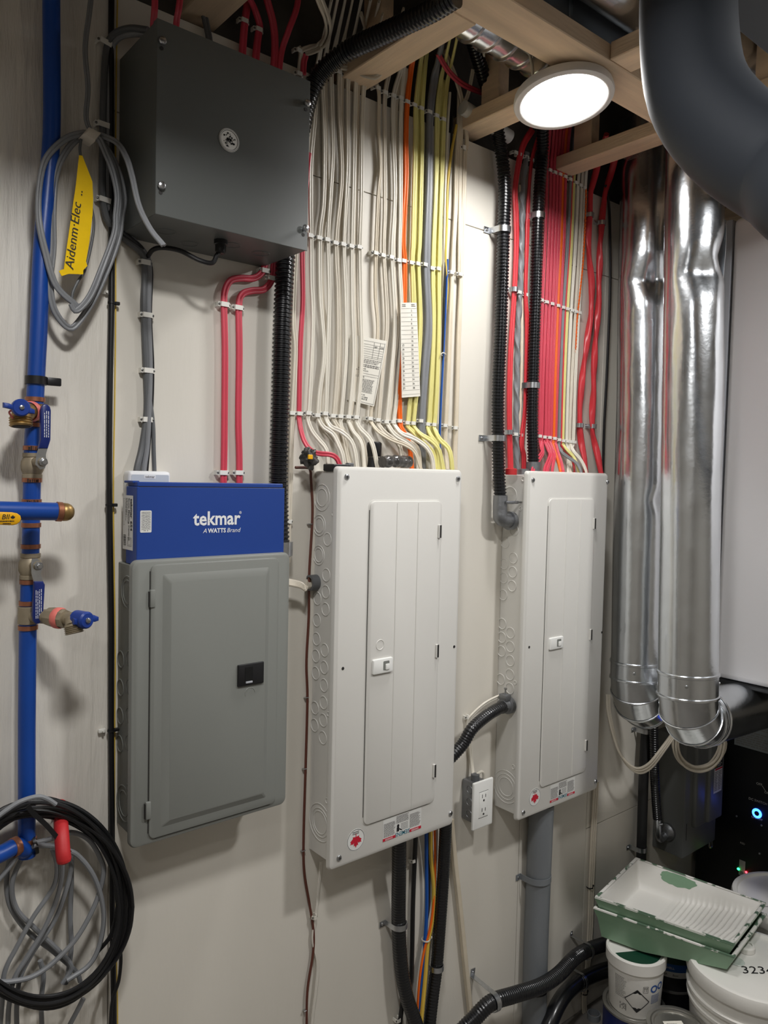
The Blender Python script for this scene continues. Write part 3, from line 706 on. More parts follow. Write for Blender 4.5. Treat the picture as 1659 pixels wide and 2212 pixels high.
# ---------------- blue carton and controller
cx0, cx1, cz0, cz1, cd0, cd1 = .551, .868, H-.174, H-.029, .035, .0865
t = thing('carton', 'blue cardboard carton standing on the grey breaker panel', 'box', (.71, y_(.05), cz0))
part('carton_body', box(cx0, cx1, y_(cd1), y_(cd0), cz0, cz1, .0012, 1), 'carton_blue', t)
lid = part('lid_flap', box(cx0+.003, cx1-.0005, y_(cd1-.006), y_(cd0), cz1, cz1+.0085, .0012, 1), 'carton_blue', t)
part('flap_gap', box(cx0+.004, cx1-.001, y_(cd1-.0005), y_(cd0), cz1-.0009, cz1+.0006), 'slot_dark', lid, 0)
part('tuck_tab', box(cx0-.001, cx0+.012, y_(cd1-.018), y_(cd1-.060), cz1+.006, cz1+.0105, .001, 1), 'carton_blue', lid)
fn = wallfn(cd1+.0006)
k = W(469, 1122, cd1); 
part('lettering', mapped(shift(ribbon_text('tekmar', .0375, .022, 0, 'CENTER', .93), k.x, k.z+.001), fn), 'print_white', t, 0)
r_ = W(519, 1107, cd1); part('registered_mark', mapped(mergeflat(shift(ribbon_text('R', .005), r_.x, r_.z)), fn), 'print_white', t, 0)
part('registered_ring', lathe([(.0027, .0007), (.0022, .0007)], (r_.x, y_(cd1), r_.z), YN, 16, False, False), 'print_white', t)
k2 = W(477, 1145, cd1)
part('tagline', mapped(mergeflat(shift(ribbon_text('A', .0125, 0, .25), k2.x-.0345, k2.z-.001), shift(ribbon_text('WATTS', .0120, .03, .0, 'CENTER', .95), k2.x-.0085, k2.z-.001), shift(ribbon_text('Brand', .0125, 0, .25), k2.x+.0275, k2.z-.001)), fn), 'print_white', t, 0)
p0, p1 = W(303, 1103, cd1), W(327, 1150, cd1)
sk = part('front_sticker', plate(rrect(p0.x, p1.x, p1.z, p0.z, .002), cd1, cd1+.0004), 'label_white', t, 0)
w, h = p1.x-p0.x, p0.z-p1.z
part('sticker_print', mapped(shift(printed(-h/2+.002, h/2-.002, -w/2+.002, w/2-.002, 8, 12, .45, .15), (p0.x+p1.x)/2, (p0.z+p1.z)/2, -math.pi/2), wallfn(cd1+.0008)), 'print_grey', sk, 0)
# label on the left end of the carton, running down the side
sx = cx0-.0005
a = WX(264, 1068, cx0); b = WX(292, 1194, cx0)
ya, yb = y_(.020), y_(.070); za, zb = H-.046, H-.148
el = part('end_label', ([Vector((sx, ya, zb)), Vector((sx, yb, zb)), Vector((sx, yb, za)), Vector((sx, ya, za))], [(0, 1, 2, 3)]), 'label_white', t, 0, 'white product label on the carton end')
def endfn(u, v): return Vector((sx-.0004, yb+(ya-yb)*v, za+(zb-za)*u))    # u runs down the label, v from its top line to the last
uv = lambda fl, su, sv: ([(p[0]*su, p[1]*sv) for p in fl[0]], fl[1])
LH = za-zb; LW = ya-yb
def endtext(s, size, u, v, bold=0.02):
    f = ribbon_text(s, size, bold, 0, 'LEFT'); return ([(p[0]/LH+u, v-p[1]/LW) for p in f[0]], f[1])
part('lettering', mapped(mergeflat(endtext('tekmar', .0125, .06, .16, .03), endtext('654', .0125, .46, .16, .025), endtext('Snow Melting Control', .0088, .05, .38, .015)), endfn), 'print_black', el, 0)
part('fine_print', mapped(mergeflat(printed(.05, .5, .50, .72, 4, 31, .4, .3)), endfn), 'print_grey', el, 0)
R = random.Random(9); bars = []; u = .73
while u < .93:
    w = R.uniform(.004, .013); bars.append(rectflat(u, u+w, .66, .9)); u += w+R.uniform(.004, .009)
part('barcode', mapped(mergeflat(*bars), endfn), 'print_black', el, 0)
fr = lambda u0, u1, v0, v1, w: mergeflat(rectflat(u0, u1, v0, v0+w*2), rectflat(u0, u1, v1-w*2, v1), rectflat(u0, u0+w, v0, v1), rectflat(u1-w, u1, v0, v1))
part('diagram', mapped(mergeflat(fr(.77, .93, .12, .52, .008), fr(.795, .905, .19, .45, .005), fr(.06, .55, .78, .93, .004)), endfn), 'print_grey', el, 0)
t = thing('controller', 'white wall controller behind the blue carton, only its top showing', 'controller', (.605, y_(.02), H-.12))
part('housing', box(.5570, .6410, y_(.0325), y_(.0005), H-.12, H+.000, .007, 3), 'controller_white', t)
part('front_shell', plate(rrect(.562, .636, H-.11, H-.007, .003), .032, .0332), 'controller_grey', t, 0)
k = W(324, 1030, .0335)
part('name_plate', plate(rrect(k.x-.0115, k.x+.0115, k.z-.0035, k.z+.0035, .001), .033, .0336), 'controller_white', t, 0)
part('lettering', mapped(shift(ribbon_text('tekmar', .0065, .02), k.x, k.z), wallfn(.0339)), 'print_grey', t, 0)

# ================================================================ cables and the straps that hold them
def flat(pts, wpx=11.5, ratio=.5, n=90, twist=.25, seed=0.0):
    P = wp(pts); mid = P[len(P)//2]; w = wpx*MPP(mid)
    return sweep(P, peanut(w, w*ratio), n, (0, -1, 0), twist, seed)
def rnd(pts, wpx, n=70, seg=10):
    P = wp(pts); return tube(P, wpx/2*MPP(P[len(P)//2]), n, seg)
def twisted(pts, wpx, turns, n=160):             # stranded cable under one jacket: lobed section that spirals
    P = wp(pts); r = wpx/2*MPP(P[len(P)//2])
    sec = [(r*(.82+.18*abs(math.cos(1.5*a)))*math.cos(a), r*(.82+.18*abs(math.cos(1.5*a)))*math.sin(a)) for a in [2*math.pi*k/18 for k in range(18)]]
    sec = [(u*1.12, v*.82) for u, v in sec]
    return sweep(P, sec, n, (0, -1, 0), 0, 0, turns*2*math.pi)

# plastic strap: arch over the cable with a nail at each end
def strap_geo(w, h, rise):
    a = min(.0036, w*.16)
    o = [(-w/2, 0), (-w/2, rise-.0055), (-w/2+.0008, rise-.0048), (-w/2+a, rise-.0042), (-w/2+a+.0012, rise), (w/2-a-.0012, rise), (w/2-a, rise-.0042), (w/2-.0008, rise-.0048), (w/2, rise-.0055), (w/2, 0)]
    i = [(-w/2+.0030, 0), (-w/2+.0031, rise-.0080), (-w/2+.0033, rise-.0070), (-w/2+a+.0004, rise-.0050), (-w/2+a+.0022, rise-.0016), (w/2-a-.0022, rise-.0016), (w/2-a-.0004, rise-.0050), (w/2-.0033, rise-.0070), (w/2-.0031, rise-.0080), (w/2-.0030, 0)]
    n = len(o); V = []
    for z in (-h/2, h/2):
        V += [Vector((x, -d, z)) for x, d in o] + [Vector((x, -d, z)) for x, d in i]
    F = []
    for k in range(n-1):
        F += [(k, k+1, n+k+1, n+k), (2*n+k+1, 2*n+k, 3*n+k, 3*n+k+1), (k+1, k, 2*n+k, 2*n+k+1), (n+k, n+k+1, 3*n+k+1, 3*n+k)]
    return V, F
SM = {}
def strap(px, py, label, group, w=.0225, h=.0085, rise=.0168, rot=0.0, d=0.0, m='clip_white'):
    p = W(px, py, rise); p = Vector((p.x, D-d-.0001, p.z))
    t = bpy.data.objects.new('cable_strap', None); COL.objects.link(t); t.empty_display_size = .01
    t.location = p; t.rotation_euler = (0, rot, 0); tag(t, label, 'cable strap', group)
    key = (w, h, rise, m)
    if key not in SM:
        b = mesh_of('band', strap_geo(w, h, rise), m, Vector((0, 0, 0)), 40)
        nl = mesh_of('nail', merge(lathe([(.0024, 0), (.0024, .0012), (.0012, .0018), (.0001, .0018)], (0, 0, 0), (0, -1, 0), 10)), 'nail', Vector((0, 0, 0)))
        SM[key] = (b, nl)
    b, nl = SM[key]
    o = bpy.data.objects.new('band', b); COL.objects.link(o); o.parent = t
    for s in (-1, 1):
        k = bpy.data.objects.new('nail', nl); COL.objects.link(k); k.parent = t; k.location = (s*(w/2-.0021), -(rise-.0047), 0)
    return t

LEFTB, MIDB = 'cables of the left white bundle', 'cables of the white and yellow bundle'
def bundle(cols, base, where, group, start=0):
    """cols: (colour word, material, width px, [(px,py,d)...])"""
    for i, (cw, m, wpx, pts) in enumerate(cols):
        a, b, d = pts[0]; pts = [(a+26, b-120, d+.12), (a+11, b-50, d+.045)]+list(pts)
        if m.startswith('cable_white'): wpx = wpx*.9
        solo(cw.replace(' ', '_')+'_cable', flat(pts, wpx, .5, 100, .3, i*1.7+base), m, '%s flat cable, %s from the left in the %s' % (cw, ORDW[start+i], where), 'cable', group)
def doubles(cols, where, group, dx=5, idx=None):
    for i, (cw, m, wpx, pts) in enumerate(cols):
        if idx is not None and i not in idx: continue
        R = random.Random(i*7+int(dx)); q = []
        for j, (a, b, d) in enumerate(pts):
            q.append((a+dx*R.uniform(.5, 1.25)+R.uniform(-1, 1), b+(0 if j else -2), max(.0035, d*.45)))
        solo(cw.replace(' ', '_')+'_cable', flat(q, wpx*.95, .5, 90, .4, i*2.3+40), {'cable_white': 'cable_white2'}.get(m, m), '%s flat cable behind the %s one from the left in the %s' % (cw, ORDW[i], where), 'cable', group)

dA = .011
cw = 'white'
G1 = [
 (cw, 'cable_white', 12, [(690, 120, dA), (680, 181, dA), (681, 241, dA), (672, 347, dA), (671, 437, dA), (672, 508, dA), (673, 600, dA), (676, 690, dA), (672, 800, dA), (667, 893, dA), (664, 903, dA), (673, 929, .016), (688, 949, .024), (701, 964, .030), (707, 979, .034), (709, 1012, .036)]),
 (cw, 'cable_white', 12, [(705, 110, dA), (696, 169, dA), (699, 241, dA), (701, 331, dA), (699, 437, dA), (691, 512, dA), (692, 640, dA), (700, 760, dA), (690, 850, dA), (687, 897, dA), (688, 905, dA), (698, 922, .018), (719, 937, .030), (731, 960, .040), (740, 982, .046), (744, 1014, .048)]),
 (cw, 'cable_white', 12, [(725, 95, dA), (716, 151, dA), (718, 271, dA), (719, 331, dA), (714, 422, dA), (708.5, 517, dA), (711, 640, dA), (708, 760, dA), (704, 893, dA), (704, 903, dA), (714, 921, .022), (736, 932, .038), (757, 950, .050), (766, 973, .056), (772, 1014, .058)]),
 (cw, 'cable_white2', 12, [(740, 100, dA), (733, 157, dA), (733, 241, dA), (736, 301, dA), (738, 392, dA), (726, 524, dA), (730, 640, dA), (730, 770, dA), (721, 898, dA), (721, 906, dA), (728, 920, .014), (738, 934, .018), (744, 956, .022), (755, 1012, .024)]),
 (cw, 'cable_white', 12, [(757, 110, dA), (752, 166, dA), (751, 241, dA), (751, 362, dA), (743, 527, dA), (747, 650, dA), (747, 770, dA), (737, 899, dA), (735, 910, dA), (738, 929, .013), (740, 967, .018), (748, 1012, .02)]),
 (cw, 'cable_white', 12, [(775, 118, dA), (769, 175, dA), (766, 271, dA), (764, 392, dA), (760.5, 531, dA), (761, 650, dA), (764, 780, dA), (754, 900, dA), (753, 910, dA), (762, 931, .018), (776, 948, .028), (783, 967, .034), (787, 1012, .036)]),
 (cw, 'cable_white', 12, [(793, 122, dA), (787, 178, dA), (782, 271, dA), (781, 422, dA), (777.6, 533, dA), (779, 650, dA), (781, 780, dA), (771, 901, dA), (770, 911, dA), (778, 926, .018), (795, 943, .030), (806, 964, .040), (816, 1012, .044)]),
]
WH1 = 'left white bundle above the middle panel'
bundle(G1, 0, WH1, LEFTB); doubles(G1, 'left white bundle', LEFTB, 6, (1, 3, 5))
solo('white_cable', flat([(672, 195, .010), (660, 330, .010), (645, 470, .010), (638, 554, .010), (634, 690, .010), (638, 758, .010), (632, 891, .010), (630, 934, .010), (627, 1048, .010), (624, 1130, .010), (622, 1215, .010)], 12, .5, 120, .25, 3), 'cable_white2', 'white flat cable running down beside the black corrugated conduit past the carton', 'cable')
solo('white_cable', flat([(668, 195, .006), (652, 330, .006), (638, 470, .006), (631, 554, .006), (628, 690, .006), (629, 758, .006), (626, 891, .006), (624, 934, .006), (621, 1048, .006), (618, 1130, .006), (616, 1215, .006)], 11, .5, 120, .25, 9), 'cable_white2', 'white flat cable tucked against the black corrugated conduit past the carton', 'cable')
solo('red_cable', flat([(668, 330, .011), (656, 470, .011), (653, 543, .011), (654, 652, .011), (649, 744, .011), (646, 893, .011), (646, 903, .012), (650, 929, .020), (658, 954, .034), (673, 974, .050), (691, 980, .062), (714, 982, .068), (728, 991, .070), (736, 1012, .070)], 11.5, .55, 110, .2, 5), 'cable_red', 'red flat cable beside the white bundle curving into the middle panel', 'cable')

G2 = [
 ('cream', 'cable_cream', 9, [(800, 150, dA), (818, 196, dA), (818, 271, dA), (822, 362, dA), (817, 422, dA), (812, 546, dA), (811, 636, dA), (816, 717, dA), (806, 830, dA), (801, 904, dA), (803, 914, .014), (817, 932, .030), (846, 950, .050), (875, 961, .062), (896, 977, .068), (910, 1016, .070)]),
 ('white', 'cable_white2', 12, [(845, 140, dA), (832, 205, dA), (831, 301, dA), (831, 452, dA), (829, 549, dA), (836, 700, dA), (826, 800, dA), (818, 907, dA), (818, 917, .014), (830, 934, .022), (851, 950, .036), (864, 966, .044), (872, 1016, .046)]),
 ('white', 'cable_white', 12, [(866, 150, dA), (850, 211, dA), (850, 301, dA), (853, 422, dA), (847, 553, dA), (853, 700, dA), (844, 820, dA), (836, 908, dA), (838, 918, .014), (854, 940, .026), (880, 955, .042), (896, 971, .050), (904, 1016, .052)]),
 ('white', 'cable_white', 12, [(872, 150, dA), (867, 217, dA), (865, 301, dA), (865, 452, dA), (863, 561, dA), (868, 700, dA), (860, 830, dA), (851, 908, dA), (853, 918, .016), (867, 936, .032), (896, 948, .052), (920, 965, .064), (933, 987, .068), (937, 1016, .068)]),
 ('orange', 'cable_orange', 13, [(888, 150, dA), (880, 223, dA), (877, 301, dA), (877, 392, dA), (871, 512, dA), (874, 566, dA), (873, 660, dA), (869, 760, dA), (863, 853, dA), (864, 910, dA), (865, 920, .013), (873, 936, .018), (884, 960, .022), (890, 1016, .024)]),
 ('yellow', 'cable_yellow', 11, [(908, 140, dA), (898, 229, dA), (897, 301, dA), (892, 512, dA), (890, 566, dA), (893, 700, dA), (889, 820, dA), (881, 911, dA), (882, 922, .014), (899, 940, .024), (915, 958, .032), (936, 979, .036), (941, 1016, .038)]),
 ('yellow', 'cable_yellow', 11, [(920, 130, dA), (912, 235, dA), (912, 301, dA), (907, 512, dA), (904, 569, dA), (908, 700, dA), (901, 830, dA), (894, 911, dA), (896, 923, .016), (909, 938, .034), (933, 953, .052), (949, 974, .060), (958, 1016, .062)]),
 ('grey', 'cable_grey', 20, [(938, 170, .009), (929, 247, .009), (927, 392, .009), (921, 573, .009), (925, 700, .009), (918, 800, .009), (911, 909, .009), (911, 960, .010), (912, 1016, .012)]),
 ('yellow', 'cable_yellow', 11.5, [(952, 175, dA), (944, 250, dA), (942, 392, dA), (935, 578, dA), (937, 700, dA), (931, 830, dA), (925.5, 914, dA), (924, 926, .015), (931, 942, .024), (943, 961, .030), (947, 993, .032), (948, 1016, .032)]),
 ('yellow', 'cable_yellow', 11.5, [(966, 180, dA), (959, 259, dA), (954, 392, dA), (948.5, 579, dA), (948, 700, dA), (944, 830, dA), (939, 915, dA), (938, 924, .016), (949, 948, .030), (968, 967, .044), (974, 986, .050), (977, 1016, .052)]),
]
WH2 = 'yellow bundle above the middle panel'
bundle(G2, 11, WH2, MIDB); doubles(G2, 'yellow bundle', MIDB, 6, (2, 3, 5, 8))
for i, (m, cwd, wpx, pts) in enumerate((
  ('cable_white', 'thin white wire right of the yellow cables', 6, [(972, 200, .010), (966, 290, .010), (960, 480, .010), (957, 700, .010), (952, 860, .010), (950, 960, .012), (956, 1012, .02)]),
  ('cable_blue', 'thin blue wire right of the yellow cables', 5, [(967, 560, .014), (961, 700, .014), (956, 800, .014), (952, 880, .014), (950, 950, .014), (952, 1010, .02)]),
  ('wire_yellow', 'thin yellow wire twisting down right of the yellow cables', 6, [(986, 270, .014), (975, 330, .014), (967, 400, .014), (965, 480, .013), (962, 560, .013), (966, 620, .013), (960, 700, .012), (955, 800, .011)]),
  ('cable_black', 'thin black wire right of the yellow cables', 5, [(978, 250, .010), (969, 400, .010), (963, 520, .012), (960, 620, .013), (957, 730, .013), (956, 800, .013)]),
  ('cable_cream', 'cream cable, nearer of the pair at the right edge of the middle bundle', 11, [(992, 200, .009), (990, 268, .009), (986, 350, .009), (984, 450, .009), (977, 588, .009), (971, 750, .009), (963, 919, .009), (962, 960, .010), (966, 1014, .02)]),
  ('cable_cream', 'cream cable at the right edge of the middle bundle, below the round clip', 12, [(1004, 318, .008), (1001, 450, .008), (996, 592, .008), (990, 750, .008), (985, 924, .008), (983, 970, .009), (983, 1014, .012)]))):
    solo('thin_wire' if wpx < 8 else 'cream_cable', rnd(pts, wpx, 90, 8) if wpx < 8 else flat(pts, wpx, .55, 90, .4, i+70), m, cwd, 'wire' if wpx < 8 else 'cable')
solo('cream_cable', flat([(960, 110, .05), (985, 170, .03), (1000, 230, .014), (1008, 300, .010), (1006, 322, .009)], 12, .5, 50, .2, 8), 'cable_cream', 'cream cable slanting from the ceiling to the round clip', 'cable')
solo('cream_cable', flat([(1022, 150, .05), (1012, 200, .03), (1000, 235, .014), (996, 290, .010), (994, 380, .009), (992, 600, .007)], 10, .5, 60, .2, 12), 'cable_cream', 'cream cable slanting down from the right of the ceiling to the bundle edge', 'cable')
# cable straps of the middle bundles
def row(pts, what, group, **k):
    for i, (px, py) in enumerate(pts):
        strap(px, py, 'white strap, %s from the left in the %s' % (ORDW[i], what), group, **k)
row([(632.5, 892), (648.8, 893), (667.8, 892), (687, 897), (704, 893), (720.7, 898), (737, 899), (753.8, 900), (771, 901)], 'lowest row over the left white bundle', 'straps, lowest row left bundle')
row([(672, 508), (691, 513), (708.5, 517), (726, 524), (743, 527), (760.5, 531), (777.6, 533)], 'middle row over the left white bundle', 'straps, middle row left bundle')
row([(716, 147), (734, 154), (752, 162), (769, 170), (785, 177)], 'top row over the left white bundle', 'straps, top row left bundle')
row([(801, 904), (818, 907), (836, 911), (851, 911), (864.5, 909), (881, 913), (894, 914), (910.5, 909), (925.5, 916), (939, 917)], 'lowest row over the yellow bundle', 'straps, lowest row right bundle')
row([(813, 546), (829, 551), (847, 555), (863, 562), (874, 563), (890, 567), (904, 569), (920, 571), (935, 579), (948.5, 580)], 'middle row over the yellow bundle', 'straps, middle row right bundle')
row([(818, 189), (834, 199), (852, 206), (868, 211), (882, 219), (897, 226), (912, 233), (930, 241), (945, 249), (960, 257)], 'top row over the yellow bundle', 'straps, top row right bundle')
strap(977, 588, 'white cable strap on the nearer cream cable at mid height', 'straps on the cream cables'); strap(996, 592, 'white cable strap on the rightmost cream cable at mid height', 'straps on the cream cables')
strap(963, 919, 'white cable strap on the nearer cream cable above the middle panel', 'straps on the cream cables'); strap(985, 924, 'white cable strap on the rightmost cream cable above the middle panel', 'straps on the cream cables')
strap(1004, 318, 'round white cable clip at the top of the rightmost cream cable', 'straps on the cream cables', w=.018, h=.011)
strap(625, 1127, 'white cable strap beside the right end of the blue carton', 'straps on the cream cables')
t = solo('cable_tie', tube([W(952, 766, .018), W(957, 762, .021), W(963, 766, .018), W(957, 769, .012), W(952, 766, .018)], .0016, 24, 6), 'clip_white', 'white cable tie around the blue and black wires', 'cable tie')
# cables up in the joists at the top
TOPC = [
 ('cable_white2', 'cream cable looping under the header left of the joist end', 11, [(735, 145, .02), (760, 150, .03), (790, 163, .05), (815, 165, .07), (830, 140, .08), (828, 105, .08), (812, 85, .08), (800, 75, .09)]),
 ('cable_white2', 'cream cable bending left over the thick black conduit, upper one', 11, [(655, 140, .01), (650, 112, .012), (668, 102, .03), (690, 95, .06), (704, 72, .10), (702, 40, .14), (690, 10, .17), (676, -30, .2)]),
 ('cable_white2', 'cream cable bending left over the thick black conduit, lower one', 11, [(660, 116, .012), (680, 110, .03), (700, 98, .06), (712, 75, .10), (712, 45, .14), (698, 5, .17), (684, -30, .2)]),
 ('cable_white2', 'cream cable bending left over the thick black conduit, nearest the corner', 11, [(646, 158, .008), (648, 135, .01), (650, 112, .012), (645, 100, .013)]),
 ('cable_white2', 'cream cable rising straight into the joists left of the header', 11, [(775, 160, .01), (786, 110, .03), (790, 70, .06), (780, 30, .1)]),
 ('cable_red', 'red cable crossing diagonally behind the disc light', 12, [(945, 115, .06), (970, 155, .05), (1000, 182, .04), (1040, 200, .03), (1075, 212, .03)]),
 ('cable_red', 'dark red cable end behind the thick black conduit', 14, [(655, 160, .012), (656, 135, .012), (660, 120, .012)]),
 ('cable_white2', 'cream cable hooking down beside the foil duct', 8, [(1046, 120, .10), (1040, 95, .12), (1028, 80, .14), (1010, 72, .15)]),
]
for i, (m, lb, wpx, pts) in enumerate(TOPC): solo('ceiling_cable', flat(pts, wpx, .6, 60, .3, i+90), m, lb, 'cable')
strap(648, 108, 'white cable strap, upper one behind the thick black conduit', 'straps behind the thick conduit'); strap(648, 158, 'white cable strap, lower one behind the thick black conduit', 'straps behind the thick conduit')
solo('pvc_pipe', tube([W(1000, 232, .03), W(1100, 296, .03)], .018, 8, 20), 'pvc_white', 'white plastic pipe along the top of the wall left of the disc light', 'pipe')
# ---------------- red cables over the pull box
reds = [('leftmost one', 14, [(335, -20, .09), (334, 20, .09), (331, 60, .08), (332, 110, .08)]), ('second from the left', 14, [(390, -20, .10), (386, 20, .10), (381, 50, .09), (378, 110, .09)]),
 ('under the nearer of two white straps', 17, [(538, -30, .02), (534, 10, .014), (530, 40, .010), (526, 80, .010), (522, 140, .012)]), ('under the second white strap', 17, [(530, -20, .07), (548, 15, .03), (560, 50, .012), (560, 62, .010), (555, 100, .010), (550, 160, .012)]),
 ('broad one right of the straps', 17, [(572, -30, .05), (577, 0, .04), (590, 50, .03), (594, 100, .025), (590, 180, .025)]), ('thin slanting one nearest the right corner', 13, [(648, -30, .07), (640, 20, .06), (622, 70, .045), (608, 115, .03), (600, 190, .03)])]
for i, (lb, wpx, pts) in enumerate(reds): solo('red_cable', flat(pts, wpx, .6, 50, .25, i+3), 'cable_red', 'red cable into the top of the pull box, '+lb, 'cable', 'red cables into the pull box')
solo('grey_cable', flat([(436, -10, .02), (438, 15, .012), (444, 45, .010), (452, 85, .010), (458, 140, .012)], 15, .6, 40), 'cable_grey_dark', 'dark grey cable dropping behind the top of the pull box', 'cable')
strap(438, 12, 'white cable strap on the dark grey cable over the pull box', 'straps over the pull box', w=.026); strap(530, 43, 'white cable strap on a red cable over the pull box, left one', 'straps over the pull box', w=.024); strap(561, 62, 'white cable strap on a red cable over the pull box, right one', 'straps over the pull box', w=.024)
# ---------------- red pair below the pull box
for i, (lb, pts, m) in enumerate((('left one', [(573, 545, .013), (573, 566, .013), (566, 588, .013), (548, 601, .013), (520, 601, .013), (498, 606, .013), (486, 628, .013), (484, 660, .013), (486, 760, .013), (485, 900, .013), (484, 990, .013), (481, 1100, .013)], 'cable_red'),
   ('right one', [(592, 552, .013), (591, 575, .013), (587, 605, .013), (570, 625, .013), (545, 628, .013), (523, 636, .013), (516, 662, .013), (517, 760, .013), (515, 900, .013), (517, 990, .013), (517, 1100, .013)], 'cable_red'))):
    solo('red_cable', flat(pts, 15, .55, 120, .1, i), m, 'red flat cable looping from the pull box down to the carton, '+lb, 'cable', 'red pair under the pull box')
for px, py, lb in ((575, 584, 'left cable, just under the pull box'), (588, 600, 'right cable, just under the pull box'), (487, 657, 'left cable, at the start of its straight run'), (517, 664, 'right cable, at the start of its straight run'), (484, 1021, 'left cable, just above the carton'), (518, 1021, 'right cable, just above the carton')):
    strap(px, py, 'white cable strap on the red pair: '+lb, 'straps on the red pair', w=.027, h=.0095, rise=.019)
# ---------------- grey and black control cables left of the box
for i, (m, lb, wpx, pts) in enumerate((
  ('cable_grey_dark', 'dark grey cable looping from the pull box top down to the controller, outer one', 15, [(320, 66, .08), (280, 62, .05), (246, 75, .02), (230, 110, .010), (224, 200, .010), (222, 300, .010), (222, 420, .010), (235, 480, .012), (275, 520, .012), (305, 545, .010), (313, 575, .010), (312, 680, .010), (316, 790, .010), (318, 880, .010), (308, 960, .012), (296, 1012, .018), (294, 1040, .018)]),
  ('cable_grey', 'grey cable looping from the pull box top down to the controller, inner one', 12, [(330, 76, .08), (285, 74, .05), (252, 86, .02), (238, 120, .010), (234, 200, .010), (233, 300, .010), (233, 420, .010), (246, 470, .012), (285, 515, .012), (312, 545, .010), (322, 575, .012), (321, 680, .012), (324, 790, .012), (322, 880, .014), (318, 960, .016), (311, 1012, .02), (310, 1040, .02)]),
  ('cable_black', 'black cable from under the pull box down to the controller', 7, [(264, 500, .03), (290, 520, .02), (310, 540, .012), (327, 580, .008), (325, 680, .008), (330, 790, .008), (328, 880, .008), (322, 960, .010), (316, 1030, .012)]),
  ('cable_grey_dark', 'short dark grey cable end beside the controller cables', 9, [(316, 565, .006), (308, 640, .006), (311, 740, .006), (318, 820, .006), (330, 910, .010), (332, 970, .012), (334, 1030, .014)]))):
    solo('control_cable', rnd(pts, wpx, 110, 10), m, lb, 'cable')
gp = W(484, 562, .112)
solo('control_cable', tube([W(318, 556, .012), W(330, 540, .03), W(352, 535, .06), W(390, 542, .09), W(430, 562, .11), W(458, 568, .115), GLAND+Vector((-.008, 0, -.030)), GLAND+Vector((0, 0, -.02))], .0045, 60, 10), 'cable_black', 'black cable bowing across to the gland under the pull box', 'cable')
for px, py, rt, lb in ((230, 90, .5, 'beside the top left corner of the pull box'), (225, 268, .1, 'left of the pull box at mid height'), (228, 431, .25, 'left of the pull box near its bottom')):
    strap(px, py, 'white strap on the grey control cables '+lb, 'straps on the control cables', w=.030, h=.0095, rise=.018, rot=rt*.4)
for px, py, lb in ((316, 566, 'highest of four below the pull box'), (320, 680, 'second of four below the pull box'), (322, 800, 'third of four below the pull box'), (320, 906, 'lowest of four below the pull box')):
    strap(px, py, 'white cable strap on the grey control cables, '+lb, 'straps on the control cables', w=.027, h=.0095, rise=.018)
# black and yellow lines at the sheet joint
solo('black_cable', rnd([(241, -20, .012), (240, 100, .012), (240, 400, .012), (241, 640, .012), (237, 860, .012), (236, 1080, .012), (240, 1330, .012), (240, 1560, .012), (242, 1800, .012), (243, 2000, .012), (246, 2230, .012)], 12.5, 120, 12), 'cable_black', 'thick black cable running full height along the joint in the wall', 'cable')
solo('yellow_wire', rnd([(254, -20, .004), (252, 100, .004), (249, 400, .004), (250, 640, .004), (248, 860, .003), (245, 1080, .003), (249, 1400, .004), (248, 1560, .004), (247, 1900, .004), (252, 2100, .004), (254, 2230, .004)], 3.2, 120, 8), 'wire_yellow', 'thin yellow wire running full height beside the thick black cable', 'wire')
def tie(px, py, d, r, label, along=(0, 0, 1), m='black_plastic', group=None, side=1):
    c = W(px, py, d); t = thing('cable_tie', label, 'cable tie', c, group)
    part('loop', lathe([(r, -.0018), (r+.0012, -.0018), (r+.0012, .0018), (r, .0018)], c, along, 20, False, False), m, t)
    part('head', box(c.x+side*r, c.x+side*(r+.009), c.y-.004, c.y+.003, c.z-.003, c.z+.003, .0008, 1), m, t)
for px, py, lb in ((241, 654, 'below the pull box'), (236, 1091, 'level with the blue carton'), (240, 1578, 'level with the bottom of the grey panel')): tie(px, py, .012, .0058, 'black cable tie on the thick black cable '+lb, group='ties on the thick black cable')
for px, py in ((228, 632), (221, 1578)):
    c = W(px, py, .004); solo('nail_clip', merge(box(c.x-.008, c.x+.006, c.y-.004, c.y+.003, c.z-.004, c.z+.004, .002, 2), lathe([(.002, 0), (.002, .008)], c, YN, 8)), 'clip_white', 'small white nail clip left of the thick black cable, '+('upper' if py < 700 else 'lower')+' one', 'cable clip')

# ================================================================ corrugated conduits
t = thing('corrugated_conduit', 'thick black corrugated conduit bending from the ceiling down behind the pull box', 'conduit', W(610, 1180, .03))
pts = wp([(985, -8, .40), (930, 25, .34), (830, 72, .22), (760, 105, .13), (705, 145, .075), (672, 195, .045), (650, 280, .035), (628, 420, .032), (617, 560, .032), (610, 700, .032), (606, 860, .032), (602, 1040, .032), (606, 1195, .032)])
part('conduit', corrugated(pts, .0205, .0092, .003, 18), 'black_conduit', t)
part('connector', lathe([(.023, 0), (.023, .03), (.017, .034)], W(610, 1170, .032), (0, 0, -1), 18), 'zinc', t)
t = thing('corrugated_conduit', 'black corrugated conduit running down to the left side of the right panel', 'conduit', W(1083, 1130, .05))
pts = wp([(1000, 40, .13), (1018, 80, .10), (1040, 150, .07), (1062, 225, .045), (1080, 310, .032), (1090, 400, .032), (1087, 520, .032), (1082, 700, .032), (1076, 860, .032), (1077, 1000, .036), (1081, 1078, .045)])
part('conduit', corrugated(pts, .0178, .0088, .003, 18), 'black_conduit', t)
cb = pts[-1]
